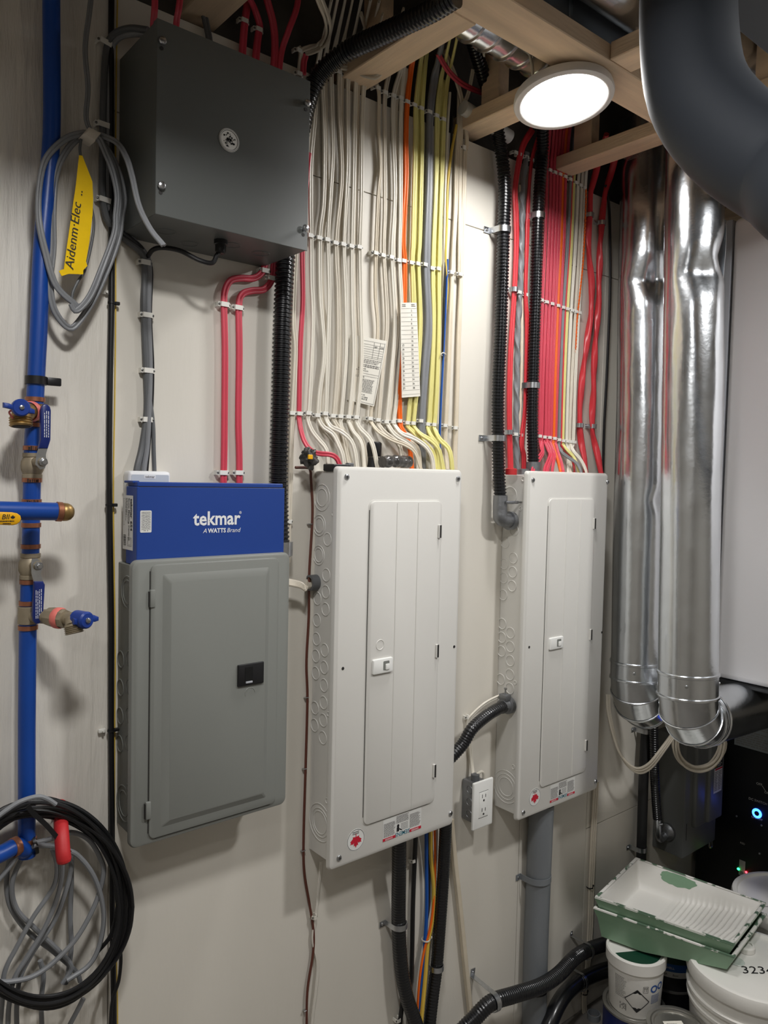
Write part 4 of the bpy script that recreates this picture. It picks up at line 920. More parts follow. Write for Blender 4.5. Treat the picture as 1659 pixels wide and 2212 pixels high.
part('connector', merge(tube([cb+Vector((0, 0, .01)), cb-Vector((0, 0, .03)), cb+Vector((.006, -.001, -.055)), Vector((1.640, cb.y, cb.z-.062))], .0195, 30, 20), lathe([(.026, 0), (.026, .012)], (1.622, cb.y, cb.z-.060), (1, 0, 0), 22)), 'cast_metal', t)
part('clamp_bar', box(cb.x-.004, cb.x+.045, cb.y-.028, cb.y-.022, cb.z-.012, cb.z-.004, .002, 2), 'cast_metal', t)
part('clamp_screw', tube([cb+Vector((.030, -.025, -.008)), cb+Vector((.058, -.025, -.008))], .0032, 6, 10), 'steel', t)
t = thing('corrugated_conduit', 'black corrugated conduit running down into the top of the right panel', 'conduit', W(1150, 1000, .05))
pts = wp([(1172, 270, .06), (1172, 330, .035), (1166, 400, .032), (1162, 480, .032), (1157, 640, .032), (1152, 800, .032), (1150, 900, .036), (1152, 990, .045), (1152, 1040, .048)])
part('conduit', corrugated(pts, .0170, .0088, .003, 18), 'black_conduit', t)
part('connector', lathe([(.020, 0), (.020, .03)], W(1152, 998, .048), (0, 0, -1), 18), 'cast_metal', t)
gs = 'zinc straps on the vertical conduits'
pipe_strap('pipe_strap', 'zinc strap on the left corrugated conduit of the right panel, upper', W(1087, 497, .032), (0, 0, 1), .0178, gs, arm=.024)
pipe_strap('pipe_strap', 'zinc strap on the left corrugated conduit of the right panel, lower', W(1076, 947, .033), (0, 0, 1), .0178, gs, arm=.024)
pipe_strap('pipe_strap', 'zinc strap on the right corrugated conduit of the right panel, upper', W(1162, 467, .032), (0, 0, 1), .0170, gs, arm=.012)
pipe_strap('pipe_strap', 'zinc strap on the right corrugated conduit of the right panel, lower', W(1151, 833, .032), (0, 0, 1), .0170, gs, arm=.018)

# ================================================================ cables over the right panel
c6 = lambda L, d=.012: [(1020+x/3.16, 400+y/3.16, d) for x, y in L]
RB = 'cables into the right panel'
solo('red_cable', flat([(1150, 280, .02), (1128, 320, .014)]+c6([(295, 0), (300, 200), (302, 400), (290, 700), (265, 1100), (255, 1400), (255, 1680), (262, 1950), (262, 2010)], .014), 15, .45, 110, .25, 1), 'cable_red2', 'wide red cable between the two corrugated conduits, left one', 'cable', RB)
solo('red_cable', flat([(1165, 290, .02), (1150, 340, .014)]+c6([(390, 0), (380, 200), (374, 400), (365, 740), (376, 1000), (362, 1500), (342, 1700), (338, 1790), (352, 1850), (352, 2010)], .014), 12, .55, 110, .8, 2), 'cable_red2', 'wide red cable between the two corrugated conduits, right one', 'cable', RB)
solo('grey_cable', twisted([(1138, 330, .010)]+c6([(345, 0), (340, 300), (328, 700), (312, 1000), (305, 1400), (302, 1690), (305, 1850), (310, 2010)], .010), 13, 7), 'cable_grey', 'grey stranded cable between the wide red cables', 'cable', RB)
solo('cream_cable', flat(c6([(330, 0), (345, 500), (340, 900), (335, 1350), (318, 1690), (312, 1900)], .006), 8, .5, 70, .3, 7), 'cable_cream', 'cream cable behind the grey stranded cable', 'cable', RB)
nrow = [(1191, 370), (1200, 374), (1209, 377), (1218, 381), (1222, 384), (1230, 388), (1238, 392), (1248, 397), (1255, 401), (1260, 404), (1266, 407), (1270, 409)]
c6e = lambda L, d: [(1080+x/6.636, 880+y/6.636, dd) for (x, y), dd in zip(L, d)]
def rcol(tx, ty, mx, my, bx, by, ex):
    L = [(tx+22, ty-150, .09), (tx+9, ty-100, .035), (tx+4, ty-50, .014), (tx, ty, .011), ((tx+mx)/2+1.5, (ty+my)/2, .011), (mx, my, .011), ((mx+bx)/2-1, (my+by)/2, .011), (bx, by, .011)]
    return L+ex
e = lambda L, d0=.014, d1=.05: [(1080+x/6.636, 880+y/6.636, d0+(d1-d0)*i/(len(L)-1)) for i, (x, y) in enumerate(L)]
RC = [
 ('red', 'cable_red', 8.5, rcol(1182, 362, 1172, 647, 1165, 942, e([(575, 480), (590, 600), (600, 650), (540, 730), (470, 880), (455, 960)], .014, .07))),
 ('red', 'cable_red', 8.5, rcol(1190, 365, 1180, 650, 1170, 943, e([(600, 480), (612, 600), (615, 660), (570, 740), (500, 880), (490, 960)], .014, .07))),
 ('red', 'cable_red', 8.5, rcol(1197, 368, 1187, 653, 1178, 945, e([(640, 480), (690, 610), (715, 680), (690, 760), (640, 880), (630, 960)], .014, .06))),
 ('red', 'cable_red', 8.5, rcol(1204, 371, 1194, 657, 1184, 946, e([(670, 480), (720, 610), (745, 690), (720, 770), (680, 900), (670, 960)], .014, .065))),
 ('red', 'cable_red', 8.5, rcol(1211, 374, 1200, 660, 1190, 947, e([(710, 480), (760, 610), (785, 690), (770, 770), (750, 900), (750, 960)], .014, .065))),
 ('orange', 'cable_orange', 8, rcol(1216, 378, 1205, 662, 1196, 948, e([(755, 500), (790, 640), (830, 760), (865, 910), (870, 960)], .013, .045))),
 ('red', 'cable_red', 8.5, rcol(1222, 381, 1211, 664, 1200, 949, e([(795, 500), (830, 640), (870, 760), (905, 910), (910, 960)], .013, .05))),
 ('pale grey', 'cable_grey', 7.5, rcol(1233, 388, 1217, 667, 1208, 951, e([(845, 540), (880, 640), (1000, 730), (1100, 800), (1160, 920), (1165, 970)], .014, .07))),
 ('yellow', 'cable_yellow', 7.5, rcol(1240, 392, 1226, 669, 1216, 952, e([(910, 540), (960, 610), (1040, 690), (1090, 780), (1130, 920), (1135, 970)], .014, .055))),
 ('white', 'cable_white', 8, rcol(1249, 396, 1234, 671, 1224, 953, e([(965, 540), (975, 700), (975, 920), (975, 970)], .012, .03))),
 ('white', 'cable_white2', 8, rcol(1257, 400, 1243, 673, 1230, 954, e([(1000, 540), (1010, 700), (1015, 920), (1015, 970)], .012, .035))),
 ('white', 'cable_white', 9, rcol(1264, 404, 1250, 675, 1238, 955, e([(1020, 540), (1060, 640), (1140, 730), (1200, 830), (1235, 920), (1240, 970)], .014, .065))),
]
for i, (cwd, m, wpx, pts) in enumerate(RC):
    solo(cwd.replace(' ', '_')+'_cable', flat(pts, wpx, .55, 100, .25, i*1.3), m, '%s flat cable, %s from the left in the thin bundle above the right panel' % (cwd, ORDW[i]), 'cable', 'thin bundle above the right panel')
for i in (1, 3):
    cwd, m, wpx, pts = RC[i]; q = [(a+3.5+math.sin(j*1.9+i)*1.2, b, .005) for j, (a, b, d) in enumerate(pts[2:8])]+[(pts[-1][0]+3, pts[-1][1], .02)]
    solo('red_cable', flat(q, wpx, .55, 80, .3, i*2+50), 'cable_red', 'red flat cable lying behind the %s one from the left in the thin bundle' % ORDW[i], 'cable', 'thin bundle above the right panel')
solo('red_wire', rnd(rcol(1236, 390, 1221, 668, 1212, 951, e([(865, 520), (930, 620), (1000, 690), (1060, 830), (1065, 960)], .010, .035)), 4.5, 80, 8), 'cable_red2', 'thin red wire beside the yellow cable of the right bundle', 'wire')
solo('orange_wire', sweep(wp([(1266, 408, .016), (1265, 455, .016), (1260, 560, .016), (1252, 640, .016), (1246, 700, .014), (1243, 780, .010)]), [(.0022*math.cos(a)*(1.35 if k % 3 == 0 else .9), .0022*math.sin(a)*(1.35 if k % 3 == 0 else .9)) for k, a in enumerate([2*math.pi*k/6 for k in range(6)])], 200, (0, -1, 0), 0, 0, 150), 'cable_orange', 'thin orange twisted wire beside the heavy red cables', 'wire')
solo('heavy_red_cable', twisted([(1310, 290, .09), (1292, 350, .03), (1280, 400, .016)]+[(x, y, .013) for x, y in ((1276, 419), (1273, 470), (1271, 520), (1273, 558), (1278, 621), (1276, 680), (1267, 748), (1257, 820), (1254, 860), (1252, 916))]+[(1256, 955, .016), (1262, 990, .03), (1266, 1024, .04)], 13.5, 3.2), 'cable_red2', 'heavy twisted red cable right of the thin bundle, left one', 'cable', 'heavy red cables')
solo('heavy_red_cable', twisted([(1340, 300, .09), (1322, 365, .03), (1308, 415, .016)]+[(x, y, .013) for x, y in ((1304, 440), (1300, 485), (1296, 530), (1295, 558), (1293, 653), (1288, 720), (1284, 764), (1282, 843), (1279, 919))]+[(1284, 955, .016), (1292, 990, .03), (1299, 1024, .04)], 13.5, 3.6), 'cable_red2', 'heavy twisted red cable right of the thin bundle, right one', 'cable', 'heavy red cables')
solo('black_cable', rnd([(1308, 400, .02), (1316, 450, .01), (1318, 560, .009), (1317, 650, .009), (1311, 800, .009), (1305, 920, .009), (1302, 1024, .009)], 5.5, 90, 10), 'cable_black', 'slim black cable at the right edge above the right panel', 'cable')
row([(1172, 648), (1183, 652), (1195, 656), (1208, 660), (1219, 664), (1228, 667), (1238, 670), (1247, 673), (1254, 675)], 'middle row over the thin right bundle', 'straps, middle row thin bundle', w=.021, h=.0085)
row([(1168, 942), (1178, 944), (1189, 945), (1200, 947), (1210, 950), (1219, 952), (1228, 953), (1236, 954), (1243, 955)], 'lowest row over the thin right bundle', 'straps, lowest row thin bundle', w=.021, h=.0085)
row([(1190, 367), (1201, 372), (1212, 376), (1223, 381), (1234, 387), (1246, 394), (1256, 400), (1265, 406)], 'top row over the thin right bundle', 'straps, top row thin bundle', w=.022, h=.0085)
row([(1124, 631), (1138, 636)], 'upper pair between the corrugated conduits', 'straps between the conduits'); row([(1116, 938), (1130, 940)], 'lower pair between the corrugated conduits', 'straps between the conduits')
row([(1116, 329), (1128, 334), (1140, 339), (1151, 345)], 'short row under the disc light', 'straps under the light')
gs = 'zinc straps on the red cables'
pipe_strap('pipe_strap', 'zinc strap on the left wide red cable, upper', W(1110, 626, .014), (0, 0, 1), .0085, gs, arm=.003, wd=.013); pipe_strap('pipe_strap', 'zinc strap on the left wide red cable, lower', W(1100, 934, .014), (0, 0, 1), .0085, gs, arm=.003, wd=.013)
pipe_strap('pipe_strap', 'zinc strap on the left heavy red cable, upper', W(1274, 465, .013), (0, 0, 1), .0095, gs, arm=.006, wd=.013); pipe_strap('pipe_strap', 'zinc strap on the right heavy red cable, upper', W(1300, 482, .013), (0, 0, 1), .0095, gs, arm=.014, wd=.013)
pipe_strap('pipe_strap', 'zinc strap on the left heavy red cable, lower', W(1252, 919, .013), (0, 0, 1), .0095, gs, arm=.006, wd=.013); pipe_strap('pipe_strap', 'zinc strap on the right heavy red cable, lower', W(1280, 921, .013), (0, 0, 1), .0095, gs, arm=.012, wd=.013)
for px, m, lb in ((1104, 'red_hook', 'red'), (1130, 'cast_metal', 'grey')):
    c = W(px, 1024, .05); solo('cable_bushing', lathe([(.016, 0), (.016, .016), (.012, .018)], (c.x, c.y, H+.012), (0, 0, 1), 18), m, lb+' cable bushing on top of the right panel', 'bushing')

# ================================================================ plumbing at the left
PIPE = [(111, -20), (112, 270), (101, 420), (90, 548), (84, 700), (77, 839), (70, 1000), (66, 1192), (60, 1368), (58, 1560), (58, 1730), (58, 1850)]
PD = .036
def pipex(y):
    for (a, b), (c, d) in zip(PIPE, PIPE[1:]):
        if b <= y <= d: return a+(c-a)*(y-b)/(d-b)
    return PIPE[-1][0]
def pp_(y, d=PD): return W(pipex(y), y, d)
def pxplate(poly, d0, d1, bev=0.0):
    P = [W(x, y, d1) for x, y in poly]; return plate([(p.x, p.z) for p in P], d0, d1, bev)
wpipe = thing('water_pipe', 'blue plastic water pipe with brass valves running down the left wall', 'pipe', pp_(1850))
PR = .0145
for ya, yb in ((-20, 862), (862, 985), (1030, 1200), (1250, 1315), (1340, 1850)):
    ys = [y for _, y in PIPE if ya < y < yb]
    run = [pp_(y) for y in [ya]+ys+[yb]]
    if ya < 0: run = [Vector((run[0].x-.01, run[0].y-.06, H+1.1)), Vector((run[0].x, run[0].y-.015, H+.93))]+run
    part('pipe_length', tube(run, PR, 40, 20), 'pex_blue', wpipe)
def seg_lathe(ya, yb, prof, m, name, parent=wpipe, sg=24):
    a, b = pp_(ya), pp_(yb); L = (b-a).length
    return part(name, lathe([(r, h*L) for r, h in prof], a, b-a, sg), m, parent)
for y in (863, 918, 968, 1037, 1083, 1134, 1180, 1256, 1302, 1355, 1815):
    seg_lathe(y-5, y+5, [(PR, 0), (PR+.0018, .05), (PR+.0018, .95), (PR, 1)], 'copper', 'crimp_ring')
for y in (968, 1037, 1083):                       # black ink marks on three rings
    c = pp_(y); R = random.Random(y); g = []
    for k in range(6):
        x = c.x-.011+.0033*k; g.append(box(x, x+R.uniform(.0006, .0018), c.y-PR-.0021, c.y-PR*.5, c.z-.0035, c.z+.0035*R.uniform(.3, 1)))
    part('ink_mark', merge(*g), 'print_black', wpipe, 0)
def valve_body(ya, yb, name='ball_valve'):
    return seg_lathe(ya, yb, [(.0135, 0), (.0165, .03), (.0165, .16), (.0150, .18), (.0185, .34), (.0190, .5), (.0185, .66), (.0150, .82), (.0165, .84), (.0165, .97), (.0135, 1)], 'brass_dull', name)
vb1 = valve_body(978, 1034); vb2 = valve_body(1194, 1252)
def stem(vb, px, py, d):
    a = pp_(py); b = W(px, py, d); part('valve_stem', tube([a, a.lerp(b, .5), b], .008, 10, 14), 'brass_dull', vb)
    part('stem_nut', lathe([(.0075, 0), (.0075, .004), (.004, .005), (.004, .011), (.0001, .011)], b-Vector((0, .002, 0)), YN, 6), 'steel', vb)
def lever(vb, grip, metal, d0, marks):
    mt = part('lever_plate', pxplate(metal, d0, d0+.003), 'zinc', vb, 0)
    g = part('lever', pxplate(grip, d0-.001, d0+.006, .0025), 'handle_blue', vb, 35, 'blue vinyl lever')
    part('lever_print', mapped(marks, wallfn(d0+.0064)), 'print_white', vb, 0)
def vprint(x0, x1, y0, y1, d, rows, seed):
    a, b = W(x0, y0, d), W(x1, y1, d); w, h = b.x-a.x, a.z-b.z
    return shift(printed(-h/2, h/2, -w/2, w/2, rows, seed, .35, .1), (a.x+b.x)/2, (a.z+b.z)/2, math.pi/2)
stem(vb1, 92, 998, .082)
lever(vb1, [(88, 886), (90, 879), (94, 874), (99, 872.5), (104, 874), (109, 879), (111, 886), (110, 950), (104, 969), (83, 969), (88, 950)], [(84, 967), (103, 967), (99, 983), (101, 1000), (97, 1012), (87, 1014), (77, 1003), (79, 984)], .078, vprint(94, 107, 886, 945, .084, 3, 4))
stem(vb2, 82, 1222, .072)
lever(vb2, [(74, 1256), (94, 1256), (98, 1263), (94, 1330), (90, 1342), (84, 1348), (77, 1348), (72, 1342), (70, 1330), (74, 1268)], [(70, 1207), (80, 1206), (90, 1215), (92, 1226), (88, 1240), (94, 1257), (73, 1257), (68, 1238), (68, 1216)], .068, vprint(76, 91, 1270, 1335, .074, 4, 9))
# upper drain cock
tee = seg_lathe(872, 912, [(.0138, 0), (.0172, .06), (.0172, .94), (.0138, 1)], 'brass', 'tee')
dk = part('drain_cock', merge(tube([pp_(891), W(66, 889, .06), W(46, 890, .085)], .0145, 16, 18), tube([W(46, 884, .085), W(46, 896, .088), W(45, 912, .092)], .0150, 14, 20)), 'brass', wpipe)
part('thread_tape', lathe([(.0165, -.008), (.0178, -.004), (.0178, .004), (.0165, .008)], W(66, 889, .06), W(46, 890, .085)-W(66, 889, .06), 20, False, False), 'thread_tape', dk)
sp = W(45, 903, .091)
part('spout_thread', merge(*[lathe([(.0165, h), (.0185, h-.0015), (.0165, h-.003)], sp, (0, -.15, -1), 24, False, False) for h in (.002, .006, .010, .014)]+[lathe([(.0168, -.002), (.0168, .014), (.0142, .0142), (.0142, -.002)], sp, (0, -.15, -1), 24, False, True)]), 'brass', dk)
hp = W(43, 881, .108)
part('spout_bore', lathe([(.0140, .0146), (.0001, .0146)], sp, (0, -.15, -1), 24, False, False), 'slot_dark', dk, 0)
hd = part('cock_handle', merge(lathe([(.014, 0), (.014, .009), (.012, .011), (.0001, .011)], hp, YN, 24), pxplate([(8, 869), (20, 871), (32, 876), (32, 886), (18, 882), (8, 880)], .110, .118, .002), pxplate([(55, 880), (66, 880), (76, 885), (76, 894), (64, 893), (55, 889)], .110, .118, .002)), 'bib_blue', dk)
part('handle_screw', screw(hp+YN*.011, YN, .0042), 'steel', hd)
part('tape_tail', tube([W(28, 885, .10), W(20, 890, .10), W(24, 898, .10), W(31, 906, .10)], .0018, 14, 6), 'thread_tape', dk)
# lower drain cock
tee2 = seg_lathe(1308, 1348, [(.0138, 0), (.0172, .06), (.0172, .94), (.0138, 1)], 'brass_dull', 'tee')
b0, b1, b2 = pp_(1330), W(104, 1332, .075), W(142, 1337, .108)
dk2 = part('drain_cock', merge(tube([b0, b1], .0125, 8, 20), tube([b1, b2], .0155, 10, 8, lambda i, s: .0155+.002*math.sin(s*3.1)), tube([b2, W(160, 1335, .125), W(172, 1337, .135)], .0105, 10, 16)), 'brass_dull', wpipe)
part('thread_tape', lathe([(.0165, -.007), (.0182, -.004), (.0182, .004), (.0165, .007)], b1.lerp(b2, .62), b2-b1, 22, False, False), 'thread_tape', dk2)
sp = W(157, 1343, .125)
part('spout', merge(tube([W(156, 1334, .122), sp, W(158, 1352, .130)], .0125, 14, 18), *[lathe([(.0135, h), (.0160, h-.0012), (.0135, h-.0024)], W(158, 1352, .130), (.12, -.25, -1), 24, False, False) for h in (.001, .004, .007, .010, .013)], lathe([(.0138, -.004), (.0138, .013), (.0115, .0133), (.0115, -.004)], W(158, 1352, .130), (.12, -.25, -1), 22, False, True)), 'brass_dull', dk2)
hp = W(182, 1339, .145); hx = (.35, -1, 0)
hd = part('cock_handle', merge(lathe([(.0145, -.02), (.0145, .006), (.012, .009), (.0001, .009)], hp, hx, 24), pxplate([(196, 1331), (206, 1330), (214, 1333), (214, 1341), (205, 1344), (196, 1342)], .140, .150, .002), pxplate([(160, 1337), (172, 1336), (172, 1350), (160, 1350)], .140, .150, .002)), 'bib_blue', dk2)
part('handle_screw', screw(hp+Vector(hx).normalized()*.009, hx, .005), 'steel', hd)
# bottom elbow with clear tape
part('bottom_elbow', tube([pp_(1830), W(52, 1836, .045), W(35, 1828, .05), W(0, 1845, .06), W(-40, 1862, .07)], PR, 24, 18), 'pex_blue', wpipe)
part('crimp_ring', lathe([(PR+.0003, -.006), (PR+.002, -.005), (PR+.002, .005), (PR+.0003, .006)], W(33, 1829, .05), W(0, 1845, .06)-W(33, 1829, .05), 20, False, False), 'copper', wpipe)
c = pp_(822)
pc = thing('pipe_clamp', 'black plastic clamp around the blue pipe above the valves', 'pipe clamp', c)
part('ring_band', lathe([(PR+.0002, -.007), (PR+.0035, -.007), (PR+.0035, .007), (PR+.0002, .007)], c, (0, 0, 1), 24, False, False), 'black_plastic', pc)
part('clamp_ear', box(c.x+PR+.002, c.x+PR+.026, c.y-.008, c.y-.001, c.z-.007, c.z+.007, .002, 2), 'black_plastic', pc)
# short capped branch pipe in front
hpz = W(100, 1105, .105); HR = 19.5*MPP(hpz)
t = thing('branch_pipe', 'short horizontal blue pipe with a brass cap crossing in front of the water pipe', 'pipe', hpz)
part('pipe_length', tube([W(-185, 1099, -.01), W(-180, 1098, .06), W(-150, 1098, .10), W(-80, 1100, .105), W(0, 1103, .105), W(124, 1105, .105)], HR, 20, 24), 'pex_blue', t)
a = W(121, 1105, .105); b = W(160, 1107, .105); ax = b-a; L = ax.length
part('crimp_ring', lathe([(HR, 0), (HR+.0016, .001), (HR+.0016, L*.30), (HR, L*.33)], a, ax, 28, False, False), 'copper', t)
part('brass_cap', lathe([(HR*.97, L*.34), (HR*1.03, L*.40), (HR*1.0, L*.62), (HR*.85, L*.80), (HR*.55, L*.94), (.0001, L)], a, ax, 28), 'brass', t)
t = thing('valve_handle', 'yellow valve lever at the left edge below the branch pipe', 'valve handle', W(20, 1135, .13))
part('valve_stem', tube([W(-50, 1112, .105), W(-50, 1120, .132)], .008, 8, 14), 'brass', t)
part('stem_nut', screw(W(-50, 1120, .136), YN, .007), 'steel', t)
part('lever', pxplate([(-60, 1106), (0, 1106), (28, 1107), (38, 1109), (45, 1114), (47, 1121), (44, 1128), (37, 1133), (28, 1135), (0, 1134), (-60, 1133)], .128, .136, .003), 'yellow_handle', t)
k = W(12, 1117, .137); sc = MPP(k)
part('lettering', mapped(shift(ribbon_text('BII', 15*sc, .01, .2), k.x, k.z), wallfn(.1364)), 'print_black', t, 0)
k = W(28, 1118, .137); part('leaf_mark', mapped(shift(leafflat(5.5*sc), k.x, k.z), wallfn(.1364)), 'print_black', t, 0)
k = W(15, 1127, .137); part('fine_print', mapped(mergeflat(shift(printed(-15*sc, 15*sc, -1.6*sc, 1.6*sc, 1, 3, .8, 0), k.x, k.z+1*sc), shift(printed(-8*sc, 8*sc, -1.2*sc, 1.2*sc, 1, 5, .8, 0), k.x, k.z-4*sc)), wallfn(.1364)), 'print_black', t, 0)

# ================================================================ hanging grey coil with the yellow tag
c4 = lambda L: [(80+x/4.914, 270+y/4.914) for x, y in L]
def dd(L, d): return [(x, y, d if not isinstance(d, list) else d[i]) for i, (x, y) in enumerate(L)]
t = thing('cable_coil', 'loose grey cable coil with a yellow tape tag hanging left of the pull box', 'cable', W(150, 705, .05))
g1 = c4([(560, 100), (480, 90), (300, 150), (100, 350), (25, 650), (20, 1000), (90, 1350), (200, 1700), (400, 1900), (440, 1930), (550, 1870), (660, 1600), (770, 1350), (850, 1000), (870, 700), (800, 400), (650, 150), (580, 100)])
g2 = c4([(560, 105), (480, 110), (330, 250), (210, 500), (170, 900), (170, 1300), (140, 1650), (180, 1950), (330, 2150), (450, 2080), (650, 1750), (850, 1250), (900, 950), (920, 750), (850, 450), (700, 180), (590, 100)])
g3 = c4([(600, 100), (560, 250), (640, 160), (740, 330), (800, 500), (850, 700), (830, 950), (820, 1150), (700, 1500), (560, 1820), (420, 1970), (360, 1900)])
cz = 'cable_grey'
part('loop', sweep(wp(dd(g1, .055)), peanut(.0115, .0065), 140, YN, .9, 2), cz, t)
part('loop', sweep(wp(dd(g2, .045)), peanut(.0115, .0065), 140, YN, .9, 6), cz, t)
part('loop', sweep(wp(dd([(198, 290), (214, 300), (228, 330), (243, 370), (253, 420), (250, 465), (247, 505), (222, 575), (194, 640), (165, 671), (153, 656)], .065)), peanut(.0115, .0065), 110, YN, .9, 9), cz, t)
part('tail', sweep(wp(dd(c4([(600, 100), (680, 110), (850, 190), (950, 350), (1010, 550), (1080, 850), (1200, 1100), (1345, 1280)]), [.055, .06, .09, .12, .135, .155, .18, .20])), peanut(.0105, .0065), 80, YN, .5, 4), cz, t)
part('feed', sweep(wp(dd([(197, -20), (194, 20), (184, 105), (190, 190), (186, 253), (196, 285)], .045)), peanut(.009, .006), 70, YN, 1.2, 3), cz, t)
part('tag_wire', rnd(dd(c4([(480, 110), (460, 200), (462, 330), (530, 700), (595, 950), (600, 1120), (560, 1350), (500, 1560), (440, 1650), (380, 1780), (370, 1880)]), .052), 6, 70, 8), 'cable_grey_dark', t)
tp = c4([(490, 95), (560, 15), (690, 80), (625, 165)])
part('tape_wrap', pxplate(tp, .040, .074, .004), 'tape_white', t)
yp = c4([(447, 320), (482, 325), (588, 600), (596, 780), (590, 950), (555, 1250), (520, 1450), (535, 1495), (492, 1540), (490, 1585), (338, 1580), (262, 1603), (232, 1550), (262, 1535), (285, 1530), (320, 1270), (360, 1000), (415, 620)])
part('yellow_tag', pxplate(yp, .0655, .0665), 'tape_yellow', t, 0, 'yellow tape flag with handwriting')
ya = Vector(c4([(345, 1530)])[0]); yb_ = Vector(c4([(445, 690)])[0])
A, B = W(ya.x, ya.y, .067), W(yb_.x, yb_.y, .067); dirn = (B-A).normalized(); ln = (B-A).length
f = ribbon_text('Aidenm·Elec  ..', .021, .0, .15, 'LEFT', .92); wmx = max(p[0] for p in f[0])
perp = Vector((dirn.z, 0, -dirn.x))
part('handwriting', ([A+dirn*(p[0]*ln/wmx)-perp*(p[1]*1.0)*1 - Vector((0, .0006, 0)) for p in f[0]], f[1]), 'print_black', t, 0)

# ================================================================ coils at the lower left, on a red hook
c5 = lambda L: [(x/4.157, 1680+y/4.157) for x, y in L]
t = thing('cable_coil', 'big black cable coil hanging at the lower left', 'cable', W(110, 2200, .05))
for k in range(15):
    R = random.Random(k+3); rx = 196-R.uniform(0, 34); ry = 226-R.uniform(0, 30); cx, cy = 88+R.uniform(-8, 8), 1955+R.uniform(-6, 6); ph = R.uniform(0, 6)
    L = []
    for j in range(33):
        a = 2*math.pi*j/32
        L.append((cx+rx*math.cos(a)*(1+.02*math.sin(3*a+ph)), cy+ry*math.sin(a)*(1+.02*math.sin(2*a+ph)), .045+.030*(k % 4)/3+.006*math.sin(2*a+ph)))
    part('loop', rnd(L, 9.5, 90, 8), 'cable_black' if k % 4 else 'black_rubber', t)
part('tail', rnd(dd(c5([(1000, 1400), (1080, 1550), (1070, 1800), (1010, 2000), (990, 2230)]), .03), 8, 40, 8), 'cable_black', t)
part('tail', rnd(dd(c5([(930, 500), (1030, 800), (1060, 1100), (1000, 1400), (880, 1560)]), .035), 9, 50, 8), 'cable_black', t)
part('tie_strap', sweep(wp(dd(c5([(250, 250), (290, 310), (420, 430), (540, 570), (625, 675)]), .095)), [(-.004, -.0008), (.004, -.0008), (.004, .0008), (-.004, .0008)], 30), 'black_plastic', t, 0)
t = thing('cable_coil', 'figure eight of grey cable hanging on the red hook', 'cable', W(110, 2212, .03))
gl = [[(310, 580), (120, 680), (60, 900), (90, 1150), (250, 1380), (480, 1560), (680, 1740), (720, 1830)], [(310, 600), (200, 720), (110, 950), (150, 1180), (330, 1370), (530, 1560), (640, 1700), (560, 1850)],
 [(300, 590), (480, 540), (640, 490), (800, 560), (900, 720), (930, 860), (860, 1120), (700, 1420), (500, 1640), (300, 1780), (100, 1830), (-60, 1830)], [(300, 610), (450, 610), (560, 640), (700, 700), (850, 900), (930, 1200), (900, 1480), (800, 1680), (600, 1820)],
 [(470, 640), (510, 780), (480, 980), (300, 1250), (150, 1520), (40, 1750), (20, 2000), (0, 2230)], [(520, 640), (560, 800), (520, 1050), (400, 1350), (250, 1600), (130, 1800), (80, 2050), (70, 2230)],
 [(600, 620), (640, 800), (580, 1050), (480, 1300), (300, 1560), (180, 1800), (150, 2050), (150, 2230)], [(640, 700), (640, 960), (630, 1250), (640, 1500), (620, 1700), (590, 1850)],
 [(-60, 380), (60, 290), (180, 215), (330, 170), (420, 190), (500, 240)], [(310, 590), (160, 640), (0, 720), (-80, 780)], [(310, 610), (180, 680), (60, 830), (-40, 950)], [(360, 1640), (390, 1780), (370, 2000), (375, 2230)], [(620, 2230), (700, 2080), (750, 1980)]]
gdp = [.02, .03, .05, .055, .04, .045, .035, .02, .10, .04, .05, .02, .03]
for L, d in zip(gl, gdp): part('loop', rnd(dd(c5(L), d), 10.5, 80, 9), 'cable_grey', t)
tb = W(*c5([(305, 600)])[0], .042); part('tie', lathe([(.016, -.003), (.0175, -.003), (.0175, .003), (.016, .003)], tb, (1, 0, .2), 18, False, False), 'black_plastic', t)
t = thing('wall_hook', 'red dipped hook holding the coils at the lower left', 'hook', W(135, 1860, .06))
hk = wp([(130, 1740, .004), (131, 1765, .045), (133, 1800, .085), (136, 1840, .105), (138, 1856, .108)])
part('arm', tube(hk, .0125, 30, 14), 'red_hook', t)
part('tip', lathe([(.0125, 0), (.011, .005), (.006, .008), (.0001, .009)], hk[-1], hk[-1]-hk[-2], 14), 'red_hook', t)

# ================================================================ odds and ends on top of the middle panel
def lump(c, sx, sy, sz, seed, amp=.3, n=18):
    V, F = [], []; m = n
    loops = []
    for i in range(n+1):
        th = math.pi*(i+.02)/(n+.04); L = []
        for k in range(m*2):
            ph = math.pi*k/m; q = Vector((math.sin(th)*math.cos(ph), math.sin(th)*math.sin(ph), math.cos(th)))
            s = 1+amp*noise.noise(q*2.2+Vector((seed, 0, 0)))+amp*.5*noise.noise(q*6+Vector((seed, 3, 0)))
            L.append(Vector(c)+Vector((q.x*sx, q.y*sy, q.z*sz))*s)
        loops.append(L)
    return loft(loops)
PT = H+.009
t = thing('wire_kit', 'crumpled clear bag with black parts at the left of the middle panel top', 'bag', W(672, 1000, .06))
part('bag', lump(W(668, 990, .055), .018, .016, .020, 2, .5), 'plastic_film', t, 60)
part('black_bracket', box(1.000, 1.050, y_(.075), y_(.035), PT, PT+.016, .002, 1), 'black_plastic', t)
part('yellow_tab', box(W(668, 988, .075).x-.004, W(668, 988, .075).x+.008, y_(.078), y_(.074), W(668, 988, .075).z-.004, W(668, 988, .075).z+.006, .001, 1), 'yellow_handle', t)
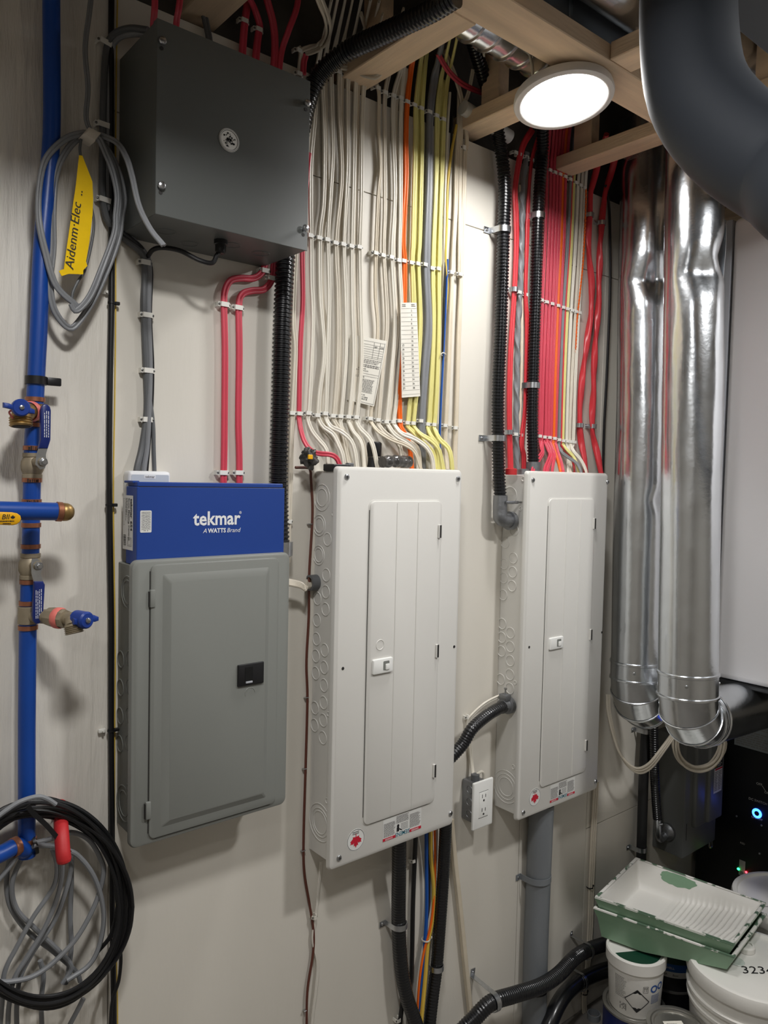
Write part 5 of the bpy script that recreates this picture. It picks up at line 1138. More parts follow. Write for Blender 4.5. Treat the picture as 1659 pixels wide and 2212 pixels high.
solo('cable_gland', merge(box(1.052, 1.070, y_(.060), y_(.035), PT, PT+.020, .002, 1)), 'cable_grey_dark', 'grey cable gland at the left of the middle panel top', 'gland')
bb = W(806, 985, .019)
t = thing('black_boot', 'upright black plastic boot on the middle panel behind the white cables', 'plastic part', (bb.x, bb.y, PT))
part('boot_base', lathe([(.0175, 0), (.0165, .036)], (bb.x, bb.y, PT), (.05, 0, 1), 20), 'black_plastic', t)
part('boot_cap', lathe([(.0170, .038), (.018, .040), (.0175, .070), (.014, .073)], (bb.x, bb.y, PT), (.05, 0, 1), 20), 'black_plastic', t)
solo('plastic_bag', tube([W(826, 998, .06), W(850, 996, .055), W(884, 998, .05)], .016, 40, 16, lambda i, s: .014*(1+.35*noise.noise(Vector((s*7, 2, 4))))), 'plastic_film', 'black crumpled plastic bag on the middle panel under the cables', 'bag', smooth=60)
br = [(638, 1010, .02), (660, 1010, .02), (670, 1014, .012), (672, 1040, .006), (675, 1110, .006), (668, 1240, .006), (667, 1330, .006), (662, 1430, .006), (664, 1510, .006), (660, 1660, .006), (656, 1800, .006), (657, 1880, .006), (668, 1950, .007), (677, 2010, .007), (676, 2060, .007), (664, 2140, .007), (662, 2230, .007)]
t = thing('brown_wire', 'thin brown wire stapled to the wall left of the middle panel', 'wire', W(662, 2230, .006))
part('wire', rnd(br, 6, 160, 8), 'cable_brown', t)
for px, py in ((670, 1132), (663, 1507), (659, 1661), (656, 1838), (661, 2183)):
    c = W(px, py, .008); part('staple', box(c.x-.0055, c.x+.0055, c.y-.0015, c.y+.006, c.z-.001, c.z+.001, .0004, 1), 'steel', t, 0)
bs = WX(682, 1258, 1.003)
t = thing('cable_bushing', 'grey plastic bushing in the left side of the middle panel', 'bushing', bs)
part('collar', merge(lathe([(.018, -.004), (.018, .018), (.0135, .019), (.0135, .002), (.0001, .002)], bs, (-1, 0, 0), 22)), 'cable_grey_dark', t)
for k in range(4):
    o = (k-1.5)
    P = [Vector((.862, y_(.045+.004*k), W(634, 1243+3*k, .045).z)), W(646, 1258+3*k, .048), W(660, 1268+2*k, .050), Vector((bs.x-.02, bs.y+o*.004, bs.z-.004+o*.003)), Vector((bs.x+.004, bs.y+o*.004, bs.z+o*.003))]
    solo('bridging_cable', tube(P, .0036, 36, 8), 'cable_white2', '%s of four pale cables bridging from the grey panel to the middle panel' % ['highest', 'second highest', 'third highest', 'lowest'][k], 'cable', 'bridging cables')

# ================================================================ papers tucked behind the cables
def sheetfn(q, bulge=.004, off=0.0):
    A, B, C, E_ = [W(*k) for k in q]
    def fn(u, v, o=0.0):
        p = A.lerp(B, u).lerp(E_.lerp(C, u), v); return p+YN*(bulge*math.sin(u*math.pi)*math.cos(v*5)+off+o)
    return fn
def sheet_geo(fn, nu=10, nv=24, th=.0004):
    f = gridflat(0, 1, 0, 1, nu, nv); g1 = ([fn(u, v) for u, v in f[0]], f[1]); g2 = ([fn(u, v, -th) for u, v in f[0]], [tuple(reversed(q)) for q in f[1]])
    return merge(g1, g2)
fn = sheetfn([(865, 654, .024), (900, 654, .024), (908, 856, .020), (868, 859, .024)], .002)
t = thing('circuit_directory', 'long white printed circuit list tucked among the yellow cables', 'paper', W(888, 858, .02))
part('paper_sheet', sheet_geo(fn), 'paper', t, 60)
ln_ = []; tx = []
for k in range(21):
    v = .06+k*.0455; ln_.append(rectflat(.03, .97, v, v+.0022, 8))
for k in range(19):
    v = .085+k*.0455
    f = ribbon_text(str(2+2*k)+':', .032, .0, 0, 'LEFT'); tx.append(([(p[0]*3.4+.60, v-p[1]) for p in f[0]], f[1]))
    if k >= 8:
        f = ribbon_text(str(2*k+1)+':', .034, .01, 0, 'LEFT'); tx.append(([(p[0]*3.4+.06, v-p[1]) for p in f[0]], f[1]))
tx.append(([(u, v) for u, v in printed(.08, .3, .012, .045, 2, 4, .4)[0]], printed(.08, .3, .012, .045, 2, 4, .4)[1])); tx.append(printed(.62, .9, .012, .045, 2, 5, .4))
part('ruled_lines', ([fn(u, v, .0005) for u, v in mergeflat(*ln_)[0]], mergeflat(*ln_)[1]), 'print_grey', t, 0)
part('lettering', ([fn(u, v, .0005) for u, v in mergeflat(*tx)[0]], mergeflat(*tx)[1]), 'print_black', t, 0)
fn = sheetfn([(756, 722, .004), (836, 737, .017), (808, 878, .017), (750, 864, .004)], .001)
t = thing('instruction_sheet', 'crumpled white instruction sheet tucked behind the left white bundle', 'paper', W(780, 878, .01))
part('paper_sheet', sheet_geo(fn), 'paper', t, 60)
def st(s, size, u, v, bold=.02, sx=1.9): f = ribbon_text(s, size, bold, 0, 'LEFT'); return ([(p[0]*sx+u, v-p[1]) for p in f[0]], f[1])
big = mergeflat(st('CAUTION', .034, .22, .60), st('RESISTANCE', .024, .28, .475), st('PRODUCTION DATE', .022, .22, .505), st('E AVEC UN', .026, .36, .865), st('RTE A LA TERRE', .026, .36, .90), st('APTER MUST BE', .026, .36, .93), st('ACT', .026, .40, .96), st('SEP', .03, .68, .125, .01), st('AVR', .03, .84, .125, .01))
part('lettering', ([fn(u, v, .0006) for u, v in big[0]], big[1]), 'print_black', t, 0)
ln_ = [rectflat(.3, .95, v, v+.004, 6) for v in (.05, .10, .135, .17, .205, .24, .275, .30, .54, .575)]+[rectflat(.66, .668, .05, .30), rectflat(.83, .838, .05, .30), rectflat(.955, .963, .04, .98), rectflat(.3, .96, .975, .98, 6)]
pr = mergeflat(printed(.36, .85, .62, .83, 12, 31, .45, .1), printed(.4, .95, .32, .39, 3, 32, .4, .2), printed(.4, .95, .40, .45, 2, 33, .5, .1), *ln_)
part('fine_print', ([fn(u, v, .0006) for u, v in pr[0]], pr[1]), 'print_grey', t, 0)
cr_ = sheetfn([(826, 735, .012), (840, 745, .010), (826, 862, .008), (808, 852, .012)], .003)

# ================================================================ between and below the white panels
P0 = [Vector((1.366, y_(.058), W(985, 1650, .058).z)), W(996, 1612, .066), W(1020, 1574, .072), W(1050, 1547, .070), W(1078, 1530, .062)]
ce = WX(1102, 1522, 1.646)
P0.append(Vector((ce.x-.030, ce.y-.002, ce.z-.002)))
t = thing('flexible_conduit', 'short black flexible conduit arching from the middle panel to the right panel', 'conduit', P0[0])
part('conduit', corrugated(P0, .0165, .0075, .0012, 18), 'black_conduit', t)
part('connector', lathe([(.0195, 0), (.0195, .018), (.024, .020), (.024, .034)], Vector((ce.x-.036, ce.y, ce.z)), (1, 0, 0), 22), 'cast_metal', t)
part('clamp_top', box(ce.x-.034, ce.x-.012, ce.y-.014, ce.y+.014, ce.z+.016, ce.z+.034, .003, 2), 'cast_metal', t)
part('clamp_screw', lathe([(.0028, 0), (.0028, .012), (.005, .013), (.005, .017)], (ce.x-.022, ce.y, ce.z+.034), (0, 0, 1), 10), 'steel', t)
solo('white_cable', flat([(1098, 1498, .035), (1070, 1508, .03), (1045, 1522, .025), (1020, 1545, .016), (1011, 1560, .010), (1013, 1590, .009), (1018, 1640, .010), (1023, 1680, .024), (1026, 1700, .03)], 9.5, .55, 90, .5, 5), 'cable_white', 'white cable from the side of the right panel down to the outlet box', 'cable')
strap(1012, 1550, 'white cable strap on the cable to the outlet', 'strap above the outlet', w=.016, rise=.014)
ox0, ox1, oz0, oz1, od = 1.495, 1.573, H-.949, H-.819, .060
t = thing('wall_outlet', 'white duplex outlet on a grey steel box between the white panels', 'outlet', ((ox0+ox1)/2, y_(.03), oz0))
ob = part('outlet_box', box(1.512, 1.560, y_(od-.004), y_(.0005), oz0+.010, oz1-.008, .004, 2), 'cast_metal', t)
for k in range(3):
    z = oz0+.032+k*.034; part('knockout', ring((1.5118, y_(.030), z), (-1, 0, 0), .0105, .0009, 18), 'cast_metal', ob)
for z in (oz1-.045, oz1-.070): part('screw_hole', lathe([(.0025, 0), (.0025, .0008), (.0001, .0008)], (1.512, y_(.048), z), (-1, 0, 0), 10), 'slot_dark', ob)
pl = part('wall_plate', plate(rrect(ox0, ox1, oz0, oz1, .003), od-.004, od+.002, .003), 'plate_white', t)
xm, zm = (ox0+ox1)/2, (oz0+oz1)/2
rc = part('receptacle', plate(rrect(xm-.0175, xm+.0175, zm-.035, zm+.035, .002), od+.001, od+.0034, .001), 'plate_white', pl)
part('receptacle_edge', merge(plate(rrect(xm-.0182, xm+.0182, zm+.0352, zm+.0362, .0003, 1), od+.0015, od+.0024), plate(rrect(xm-.0182, xm+.0182, zm-.0362, zm-.0352, .0003, 1), od+.0015, od+.0024)), 'slot_dark', rc, 0)
for s in (1, -1):
    zc_ = zm+s*.019
    part('socket_slots', merge(plate(rrect(xm-.0075, xm-.0055, zc_, zc_+.010, .0005, 1), od+.003, od+.0038), plate(rrect(xm+.0055, xm+.0075, zc_, zc_+.009, .0005, 1), od+.003, od+.0038), plate(circ(xm, zc_-.0075, .003, 12), od+.003, od+.0038)), 'slot_dark', rc, 0)
part('connector', lathe([(.012, 0), (.012, .018), (.009, .019)], (1.533, y_(.030), oz1-.010), (0, 0, 1), 18), 'cable_grey_dark', t)
part('pigtail', tube([(1.540, y_(.03), oz1+.006), (1.552, y_(.034), oz1+.012), (1.562, y_(.034), oz1+.004), (1.566, y_(.03), oz1-.02)], .004, 20, 8), 'cable_white', t)

def drop(label, name, pts, rpx, m='black_conduit', corr=True, n=90):
    P = wp(pts); r = rpx*MPP(P[len(P)//2]); return solo(name, corrugated(P, r, .0075, .0009, 18) if corr else tube(P, r, n, 14), m, label, 'conduit' if corr else 'cable')
drop('thick black conduit leaving the bottom of the middle panel, left one', 'flexible_conduit', [(862, 1790, .06), (862, 1870, .05), (861, 1990, .030), (866, 2080, .030), (878, 2150, .035), (905, 2240, .045)], 15.5)
drop('thick black conduit leaving the bottom of the middle panel, right one', 'flexible_conduit', [(963, 1740, .06), (962, 1800, .05), (957, 1900, .032), (950, 2000, .030), (943, 2090, .030), (934, 2160, .034), (926, 2240, .04)], 13.5)
pipe_strap('pipe_strap', 'zinc strap on the left conduit under the middle panel', W(862, 1997, .030), (0, 0, 1), 15.5*MPP(W(862, 1997, .03)), 'straps under the middle panel', arm=.022, wd=.014)
pipe_strap('pipe_strap', 'zinc strap on the right conduit under the middle panel', W(943, 2088, .030), (0, 0, 1), 13.5*MPP(W(943, 2088, .03)), 'straps under the middle panel', arm=.016, wd=.014)
drop('slim black cable between the conduits under the middle panel', 'black_cable', [(899, 1780, .03), (896, 1850, .012), (892, 1950, .010), (890, 2060, .010), (887, 2120, .010), (873, 2150, .010), (862, 2230, .010)], 5, 'cable_black', False)
strap(895, 1861, 'white cable strap on the slim black cable under the middle panel', 'strap on slim cable', w=.017)
strap(863, 2206, 'white cable strap at the bottom on the slim black cable', 'strap on slim cable low', w=.017)
for m, lb, rp, pts in (('cable_blue', 'blue wire of the slack bundle under the middle panel', 4, [(921, 1770, .03), (921, 1850, .018), (922, 1950, .016), (919, 2020, .018), (912, 2100, .02), (902, 2230, .03)]),
  ('wire_yellow', 'yellow wire of the slack bundle under the middle panel', 4.5, [(931, 1770, .03), (931, 1850, .020), (937, 1920, .02), (933, 1990, .02), (924, 2040, .022), (918, 2120, .03), (908, 2230, .04)]),
  ('cable_orange', 'orange wire of the slack bundle under the middle panel', 2.6, [(938, 1770, .03), (940, 1850, .022), (938, 1930, .022), (930, 2000, .024), (915, 2060, .024), (905, 2130, .03), (900, 2230, .03)]),
  ('cable_white', 'white wire of the slack bundle under the middle panel', 3.2, [(944, 1770, .025), (942, 1850, .016), (936, 1930, .016), (925, 2000, .016), (910, 2070, .016), (901, 2140, .02), (898, 2230, .03)]),
  ('cable_black', 'black wire of the slack bundle under the middle panel', 3, [(927, 1770, .02), (927, 1850, .012), (926, 1950, .012), (920, 2030, .014), (914, 2120, .02), (906, 2230, .03)])):
    P = wp(pts); solo('slack_wire', tube(P, rp*MPP(P[2]), 80, 8), m, lb, 'wire', 'slack bundle')
tie(920, 2029, .019, .0105, 'pale cable tie around the slack bundle', m='clip_white')
P = wp([(974, 1770, .012), (982, 1860, .012), (993, 1960, .012), (1005, 2080, .012), (1021, 2240, .012)])
solo('cable_raceway', sweep(P, [(-.0065, -.006), (.0065, -.006), (.0065, .005), (.004, .006), (-.004, .006), (-.0065, .005)], 30), 'cable_cream', 'slim cream straight raceway slanting down from the middle panel', 'raceway', smooth=20)
solo('white_cable', flat([(694, 1860, .010), (687, 1930, .008), (681, 1985, .007), (676, 2030, .007), (686, 2080, .007), (682, 2140, .007), (672, 2230, .007)], 8, .5, 70, .6, 2), 'wall_paint', 'paint covered cable on the wall below the left corner of the middle panel', 'cable')
strap(682, 1983, 'paint covered cable strap below the left corner of the middle panel', 'painted strap', w=.014, m='wall_paint')
# grey conduit below the right panel
P = wp([(1170, 1735, .042), (1165, 1850, .036), (1161, 1950, .034), (1157, 2060, .034), (1153, 2240, .034)]); pr_ = 26.5*MPP(P[2])
t = thing('pvc_conduit', 'wide grey plastic conduit dropping from the right panel', 'conduit', P[-1])
part('conduit', tube(P, pr_, 40, 28), 'pvc_grey', t)
pipe_strap('pipe_strap', 'grey plastic strap around the wide grey conduit', W(1161, 1893, .034), (0, 0, 1), pr_+.001, 'strap on grey conduit', arm=.020, wd=.018, m='pvc_grey')
c = W(1155, 2135, .034); t = thing('cable_tie', 'black cable tie around the wide grey conduit', 'cable tie', c)
part('loop', lathe([(pr_, -.002), (pr_+.0015, -.002), (pr_+.0015, .002), (pr_, .002)], c, (0, 0, 1), 28, False, False), 'black_plastic', t); part('head', box(c.x+pr_*.8, c.x+pr_+.008, c.y-pr_*.7, c.y-pr_*.5, c.z-.004, c.z+.004, .001, 1), 'black_plastic', t)
solo('white_cable', rnd([(1146, 1760, .008), (1140, 1900, .008), (1135, 2100, .008), (1130, 2240, .008)], 5, 40, 8), 'wall_paint', 'painted over cable along the left of the wide grey conduit', 'cable')
# sagging conduits at the bottom right
Pa = [(985, 2250, .06), (1025, 2200, .075), (1062, 2165, .088), (1110, 2149, .096), (1165, 2131, .098), (1205, 2106, .092), (1245, 2066, .07), (1285, 2046, .05), (1345, 2030, .04), (1400, 2020, .04)]
t = thing('flexible_conduit', 'black ridged conduit snaking up in front of the wide grey conduit', 'conduit', W(1000, 2230, .06))
P = wp(Pa); ra = 17*MPP(P[4]); part('conduit', corrugated(P, ra, .0075, .0014, 18), 'black_conduit', t)
P2 = wp([(1170, 2270, .09), (1188, 2210, .085), (1215, 2155, .07), (1250, 2122, .05), (1295, 2100, .042), (1345, 2085, .04), (1400, 2070, .04)])
solo('flexible_conduit', tube(P2, 17*MPP(P2[3]), 60, 18), 'black_conduit', 'smooth black conduit below the ridged one at the bottom right', 'conduit')
q0, q1 = W(1056, 2169, .088), W(1076, 2160, .09)
pipe_strap('pipe_strap', 'zinc strap on the ridged conduit left of the wide grey conduit', q0.lerp(q1, .5), q1-q0, ra, 'straps on the sagging conduits', side=(0, 0, 1), arm=.024, wd=.016)
q0, q1 = W(1258, 2060, .064), W(1276, 2050, .055)
pipe_strap('pipe_strap', 'zinc strap on the ridged conduit near the small pail', q0.lerp(q1, .5), q1-q0, ra, 'straps on the sagging conduits', side=(0, 0, 1), arm=.016, wd=.012)
q0, q1 = W(1245, 2126, .053), W(1262, 2117, .048)
pipe_strap('pipe_strap', 'zinc strap on the smooth conduit near the small pail', q0.lerp(q1, .5), q1-q0, 17*MPP(P2[3]), 'straps on the sagging conduits', side=(0, 0, 1), arm=.012, wd=.012)
# bundle of pale cables down the wall behind the pails
for k in range(3):
    o = (k-1)*4
    solo('pale_cable', rnd([(1288+o, 1690, .010), (1283+o, 1780, .008), (1278+o, 1900, .008), (1275+o, 2000, .008), (1270+o*.9, 2080, .012), (1262+o*.8, 2150, .012), (1266+o, 2240, .012)], 5, 60, 8), 'cable_white2', ['left', 'middle', 'right'][k]+' one of three pale cables running down behind the small pail', 'cable', 'pale cables at the right')
tie(1274, 1916, .008, .010, 'black cable tie on the pale cables beside the paint tray', group='ties on the pale cables'); tie(1262, 2145, .012, .010, 'black cable tie on the pale cables beside the small pail', group='ties on the pale cables')
c = W(1283, 2188, .05); solo('pipe_stub', lathe([(.021, -.30), (.021, 0), (.0185, .0005), (.0185, -.05)], c, (0, 0, 1), 24, True, False), 'pvc_grey', 'open grey pipe end sticking up at the bottom right', 'pipe')

# ================================================================ paint tray, pails and cans at the bottom right
def bucket(name, label, cx, cy, z0, z1, rb, rt_, lid_r, m, lidm, ribs=2, cat='bucket'):
    t = thing(name, label, cat, (cx, cy, z0)); h = z1-z0
    part('body', lathe([(rb*.97, 0), (rb, .006), (rt_, h*.80), (rt_, h-.012)], (cx, cy, z0), (0, 0, 1), 48), m, t)
    for k in range(ribs):
        z = h*.80-.004-k*.028; r = rb+(rt_-rb)*z/(h*.8); part('rib', lathe([(r, z-.006), (r+.006, z-.005), (r+.007, z+.004), (r, z+.006)], (cx, cy, z0), (0, 0, 1), 48, False, False), m, t)
    ld = part('lid', lathe([(rt_, h-.040), (lid_r-.001, h-.040), (lid_r, h-.036), (lid_r, h-.010), (lid_r-.003, h-.002), (lid_r-.008, h), (lid_r-.016, h), (lid_r-.020, h-.008), (.0001, h-.006)], (cx, cy, z0), (0, 0, 1), 56), lidm, t)
    return t, ld
# big pails
cb1 = Vector((2.187, .941)); zt1 = .395
t, ld = bucket('paint_bucket', 'large white bucket in front with numbers on its lid', cb1.x, cb1.y, 0, zt1, .152, .170, .179, 'pail_white', 'pail_white')
tp = WZ(1592, 2077, zt1-.0055); part('lid_dimple', lathe([(.021, 0), (.0195, .0015), (.015, .001), (.0001, -.0005)], tp, (0, 0, 1), 24), 'pail_lid_clear', ld)
tp = WZ(1611, 2052, zt1-.0055); part('spout_cap', merge(lathe([(.025, 0), (.025, .013), (.022, .017), (.017, .0175), (.0165, .013), (.0001, .013)], tp, (0, 0, 1), 24)), 'pail_white', ld)
tw = WZ(1634, 2096, zt1-.0052)
ex = (RT-Vector((0, 0, RT.z))).normalized(); ey = Vector((0, 0, 1)).cross(ex)
f = ribbon_text('3234', .046, .0, .25, 'CENTER', 1.0); part('handwriting', ([tw+ex*u+ey*v for u, v in f[0]], f[1]), 'print_black', ld, 0)
def cyl(c, r, z): return lambda u, v, o=0.0: Vector((c.x+(r(v)+o)*math.cos(u), c.y+(r(v)+o)*math.sin(u), z+v))
rb1 = lambda v: .152+.018*min(1, v/(.8*zt1))+.0008
fb = cyl(cb1, rb1, 0)
angc = math.atan2(-cb1.y, -cb1.x)                 # side that faces the viewer
f = rrect(0, .9, .05, .165, .02, 4); 
gr = gridflat(angc-.55, angc+.5, .035, .172, 16, 2); part('front_label', ([fb(u, v) for u, v in gr[0]], gr[1]), 'label_white', t)
gr = gridflat(angc-.42, angc+.42, .080, .140, 14, 2); part('label_patch', ([fb(u, v, .0008) for u, v in gr[0]], gr[1]), 'can_navy', t)
cb2 = Vector((2.605, 1.012))
t, ld = bucket('paint_bucket', 'large white bucket behind the paint tray at the right edge', cb2.x, cb2.y, 0, .407, .152, .170, .179, 'pail_white', 'pail_white')
f = mergeflat(*[shift(rectflat(-.012, .012, -.0008, .0008), .02*k, .01*(k % 2), .8*k) for k in range(4)])
tp = WZ(1652, 1958, .4015); part('scribble', ([tp+ex*u+ey*v for u, v in f[0]], f[1]), 'print_black', ld, 0)
# small pail on the navy can
cp = Vector((2.031, 1.217)); zc0, zc1 = .003, .193
def paint_can(name, label, c, z0, z1, r, m, bands=(), lidm='can_metal'):
    t = thing(name, label, 'paint can', (c.x, c.y, z0)); h = z1-z0
    part('body', lathe([(r, 0), (r+.0015, .003), (r, .006), (r, h-.008)], (c.x, c.y, z0), (0, 0, 1), 44), m, t)
    part('rim', lathe([(r, h-.010), (r+.003, h-.007), (r+.003, h-.001), (r, h), (r-.007, h-.001), (r-.009, h-.006)], (c.x, c.y, z0), (0, 0, 1), 44, False, False), lidm, t)
    part('lid', lathe([(r-.008, h-.006), (r-.011, h-.002), (r-.016, h-.002), (r-.018, h-.006), (.0001, h-.005)], (c.x, c.y, z0), (0, 0, 1), 40, False, False), lidm, t)
    for z, w, bm in bands: part('label_band', lathe([(r+.0004, z), (r+.0006, z+w*.5), (r+.0004, z+w)], (c.x, c.y, z0), (0, 0, 1), 44, False, False), bm, t)
    return t
rcan = .089
t = paint_can('paint_can', 'navy paint can with coloured stripes under the small white pail', cp, zc0, zc1, rcan, 'can_navy')
fc = lambda u, v, o=.0008: Vector((cp.x+(rcan+o)*math.cos(u), cp.y+(rcan+o)*math.sin(u), zc0+v))
ac = math.atan2(-cp.y, -cp.x)
f = ribbon_text('Dulux', .046, .01, 0, 'CENTER'); part('lettering', ([fc(ac+p[0]/rcan+.05, .118+p[1]) for p in f[0]], f[1]), 'print_white', t, 0)
for k, bm in enumerate(('print_red', 'yellow_handle', 'tray_green', 'print_blue')):
    g = gridflat(ac-.02+k*.13, ac+.11+k*.13, .146, .160, 3, 1); part('colour_stripe', ([fc(u, v) for u, v in g[0]], g[1]), bm, t, 0)
ps0 = .190; rp0, rp1, ph = .073, .081, .1725
t = thing('small_pail', 'small white pail with a hazard diamond standing on the navy can', 'bucket', (cp.x, cp.y, ps0))
part('body', lathe([(rp0*.97, 0), (rp0, .004), (rp1, ph*.80), (rp1, ph-.01)], (cp.x, cp.y, ps0), (0, 0, 1), 48), 'pail_white', t)
part('rim', lathe([(rp1, ph-.036), (rp1+.0055, ph-.035), (rp1+.006, ph-.004), (rp1+.003, ph), (rp1-.001, ph), (rp1-.003, ph-.006)], (cp.x, cp.y, ps0), (0, 0, 1), 48, False, False), 'pail_white', t)
ld = part('lid', lathe([(rp1-.002, ph-.006), (rp1-.006, ph-.008), (.0001, ph-.008)], (cp.x, cp.y, ps0), (0, 0, 1), 44, False, False), 'pail_white', t)
gp_ = [(rp1*.86*math.cos(a), rp1*.86*math.sin(a)) for a in [2.7+.12*k for k in range(26)]]
part('green_paint', ([Vector((cp.x+u, cp.y+v, ps0+ph-.0075)) for u, v in gp_], [tuple(range(len(gp_)))]), 'can_green', ld, 0)
pr2 = lambda v: rp0+(rp1-rp0)*min(1, v/(ph*.8))
fp = lambda u, v, o=.0007: Vector((cp.x+(pr2(v)+o)*math.cos(u), cp.y+(pr2(v)+o)*math.sin(u), ps0+v))
def onp(fl, du, dv, s=1.0): return ([fp(ac+du+p[0]*s*1.15/.076, dv*1.15+p[1]*s*1.15) for p in fl[0]], fl[1])
dm = []
S = .030; n = 10
def edge(a, b, w):
    (x0, y0), (x1, y1) = a, b; L = math.hypot(x1-x0, y1-y0); nx, ny = -(y1-y0)/L*w, (x1-x0)/L*w; V, F = [], []
    for i in range(n+1): t_ = i/n; x, y = x0+(x1-x0)*t_, y0+(y1-y0)*t_; V += [(x-nx, y-ny), (x+nx, y+ny)]
    for i in range(n): F.append((2*i, 2*i+2, 2*i+3, 2*i+1))
    return V, F
C4 = [(0, S), (S, 0), (0, -S), (-S, 0)]
dm = [edge(C4[i], C4[(i+1) % 4], .0009) for i in range(4)]+[([(0, S), (S*.38, S*.62), (-S*.38, S*.62)], [(0, 1, 2)]), ([(0, -S), (S*.38, -S*.62), (-S*.38, -S*.62)], [(0, 1, 2)])]
part('hazard_diamond', onp(mergeflat(*dm), .10, .050), 'print_black', t, 0)
part('side_print', onp(printed(-.016, .016, -.028, .028, 14, 3, .3, .3), -.52, .075), 'print_grey', t, 0)
part('code_block', onp(mergeflat(*[rectflat(-.009+.003*(k % 6), -.0065+.003*(k % 6), -.009+.003*(k//6), -.0068+.003*(k//6)) for k in range(36) if random.Random(k).random() > .4]), -.42, .026), 'print_grey', t, 0)
ar = mergeflat(edge((-.006, -.008), (.006, -.008), .0004), edge((-.006, .008), (.006, .008), .0004), edge((-.006, -.008), (-.006, .008), .0004), edge((.006, -.008), (.006, .008), .0004), rectflat(-.003, -.002, -.005, .004), rectflat(.002, .003, -.005, .004), ([(-.0045, .003), (-.0005, .003), (-.0025, .0065)], [(0, 1, 2)]), ([(.0005, .003), (.0045, .003), (.0025, .0065)], [(0, 1, 2)]))
part('upright_arrows', onp(ar, .40, .082), 'print_black', t, 0)
rg = lambda r0, r1: ([(r*math.cos(2*math.pi*k/24), r*math.sin(2*math.pi*k/24)) for k in range(24) for r in (r0, r1)], [(2*k, 2*k+1, (2*k+3) % 48, (2*k+2) % 48) for k in range(24)])
part('round_mark', onp(rg(.006, .010), .74, .082), 'print_blue', t, 0); part('round_mark', onp(rg(.006, .0095), 1.05, .085), 'print_blue', t, 0)
part('blue_print', onp(printed(-.014, .014, -.012, .012, 7, 6, .35, .1), .85, .055), 'print_blue', t, 0)
# black can with a green and blue band, behind
cl = Vector((2.237, 1.221)); rl = .090
t = paint_can('paint_can', 'dark paint can with green and blue bands between the pails', cl, .003, .197, rl, 'can_black')
t2 = paint_can('paint_can', 'grey topped paint can with green and blue bands resting on the dark can', cl, .194, .362, rl*.99, 'can_black', ((.044, .018, 'label_grey'), (.062, .024, 'can_blue'), (.086, .033, 'can_green'), (.119, .040, 'can_grey')))
al = math.atan2(-cl.y, -cl.x)
fl_ = lambda u, v, o=.0014: Vector((cl.x+(rl*.99+o)*math.cos(u), cl.y+(rl*.99+o)*math.sin(u), .194+v))
f = ribbon_text('Lifemaster', .028, .0, 0, 'CENTER'); part('lettering', ([fl_(al+p[0]/rl+.05, .148+p[1]) for p in f[0]], f[1]), 'print_black', t2, 0)
f = ribbon_text('The Clean Air Choice', .009, .0, .2, 'CENTER'); part('tagline', ([fl_(al+p[0]/rl+.05, .130+p[1]) for p in f[0]], f[1]), 'print_black', t2, 0)
f = ribbon_text('EGGSHELL', .010, .0, 0, 'CENTER'); part('finish_name', ([fl_(al+p[0]/rl-.1, .074+p[1]) for p in f[0]], f[1]), 'label_grey', t2, 0)
f = ribbon_text('59311A      Base', .009, .0, 0, 'CENTER'); part('base_code', ([fl_(al+p[0]/rl-.05, .053+p[1]) for p in f[0]], f[1]), 'print_black', t2, 0)
pp2 = WC(1494, 2165, 1.93)
# silver can in front
cs = WC(1463, 2214, 2.12); cs2 = Vector((cs.x, cs.y))
t = paint_can('paint_can', 'bare metal paint can with a paper label on its lid at the bottom edge', cs2, .003, cs.z, .078, 'can_metal')
o_ = Vector((cs.x, cs.y, cs.z-.0035))+ex*(-.006)-ey*.01
part('lid_paper', ([o_+ex*u+ey*v for u, v in ((-.025, -.03), (.03, -.034), (.026, .032), (-.028, .028))], [(0, 1, 2, 3)]), 'paper', t, 0)
f = printed(-.02, .02, -.02, .022, 6, 8, .2, .4); part('paper_print', ([o_+ex*u+ey*v+Vector((0, 0, .0006)) for u, v in f[0]], f[1]), 'print_grey', t, 0)

# paint tray (two nested trays)
TL_, TB, TR_, TF = Vector((1.979, 1.322, H-1.262)), Vector((2.286, 1.380, H-1.262)), Vector((2.362, .997, H-1.267)), Vector((2.083, .958, H-1.267))
def traypt(u, v, h):                              # u along the tray from the deep end, v across from the near side
    p = TL_.lerp(TF, u).lerp(TB.lerp(TR_, u), v); return p+Vector((0, 0, h))
def depth(u, v, ribs):
    wu, wv = .06, .10                             # sloping walls
    e_ = min(1, u/wu, (1-u)/wu, v/wv, (1-v)/wv); e_ = max(0, e_); e_ = e_*e_*(3-2*e_)
    fl = -.080 if u < .34 else -.080+(u-.34)/.66*.048
    if u > .36 and ribs:
        uu = u+.05*abs(v-.5)*2*(1 if v < .5 else .15)
        s = math.sin((uu-.36)*2*math.pi*24.0)
        fl += .0035*max(-.2, s)*min(1, (u-.36)*12)*min(1, max(0, (e_-.55)*3))
    return fl*e_
def tray_grid(nu, nv, dz, ribs): 
    V = [traypt(i/nu, j/nv, depth(i/nu, j/nv, ribs)+dz) for j in range(nv+1) for i in range(nu+1)]
    return V, gridflat(0, 1, 0, 1, nu, nv)[1]
t = thing('paint_tray', 'paint tray with dried white paint resting on the pails', 'paint tray', traypt(.5, .5, -.1))
part('painted_inside', tray_grid(150, 44, 0, True), 'tray_paint', t, 60)
bp_ = []
for k in range(40):
    a = 2*math.pi*k/40; rr = 1+.25*noise.noise(Vector((math.cos(a)*2, math.sin(a)*2, 5)))+.12*noise.noise(Vector((math.cos(a)*6, math.sin(a)*6, 1)))
    u, v = .36+.15*math.cos(a)*rr, .968+.019*math.sin(a)*rr
    bp_.append(traypt(u, v, depth(u, v, False)+.0012))
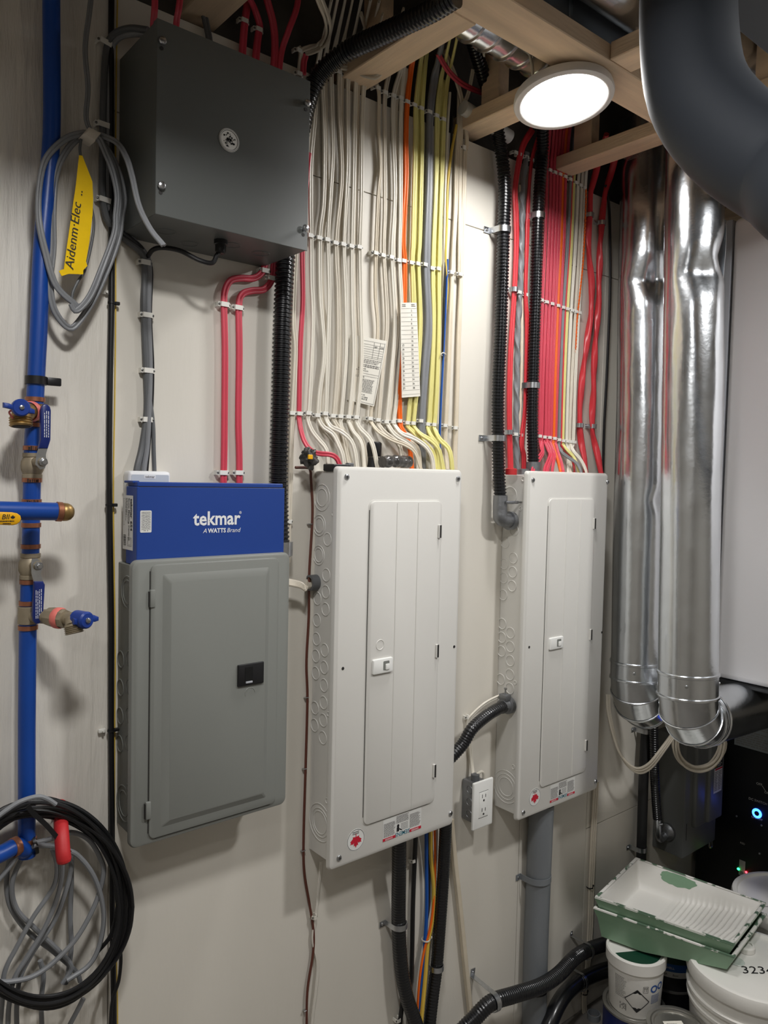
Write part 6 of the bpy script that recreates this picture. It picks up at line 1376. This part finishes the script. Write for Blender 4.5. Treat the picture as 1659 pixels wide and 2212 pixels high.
part('bare_patch', (bp_+[traypt(.36, .968, depth(.36, .968, False)+.0015)], [(k, (k+1) % 40, 40) for k in range(40)]), 'tray_green', t, 0)
def outer(dz, dep, infl):
    loops = []
    def ringpts(infl, h, hn):
        L = []
        for k in range(72):
            a = k/72*4; s_ = int(a); f_ = a-s_
            u, v = ((f_, 0), (1, f_), (1-f_, 1), (0, 1-f_))[s_]
            u = .5+(u-.5)*infl; v = .5+(v-.5)*infl; hh = h if u < .36 else h+(hn-h)*(u-.36)/.64
            L.append(traypt(u, v, hh+dz))
        return L
    nb = 24; e0 = .5-.5*infl*.93; e1 = 1-e0
    def bot(u, v): return traypt(u, v, (-dep if u < .36 else -dep+dep*.48*(u-.36)/.64)+dz)
    floor_ = ([bot(e0+(e1-e0)*i/nb, e0+(e1-e0)*j) for j in (0, 1) for i in range(nb+1)], [(i, i+1, nb+2+i, nb+1+i) for i in range(nb)])
    return merge(floor_, loft([ringpts(1.0, -.001, -.001), ringpts(infl*1.035, -.001, -.001), ringpts(infl*1.03, -.006, -.006), ringpts(infl*.985, -.03, -.026), ringpts(infl*.93, -dep, -dep*.52)], False, False))
part('tray_shell', outer(0, .088, 1.0), 'tray_green', t, 40)
part('rim', loft([[traypt(.5+(u-.5)*s, .5+(v-.5)*s, h) for u, v in [((f, 0), (1, f), (1-f, 1), (0, 1-f))[q] for q in range(4) for f in [k/24 for k in range(24)]]] for s, h in ((.985, .0005), (1.0, .0025), (1.03, .002), (1.036, -.004))], False, False), 'tray_rim', t, 50)
t = thing('paint_tray', 'green outer tray nested under the painted one', 'paint tray', traypt(.5, .5, -.13))
part('tray_shell', outer(-.036, .088, 1.005), 'tray_green', t, 40)
part('rim', loft([[traypt(.5+(u-.5)*s, .5+(v-.5)*s, h-.034) for u, v in [((f, 0), (1, f), (1-f, 1), (0, 1-f))[q] for q in range(4) for f in [k/24 for k in range(24)]]] for s, h in ((1.0, .001), (1.02, .002), (1.045, .001), (1.048, -.003))], False, False), 'tray_rim', t, 50)
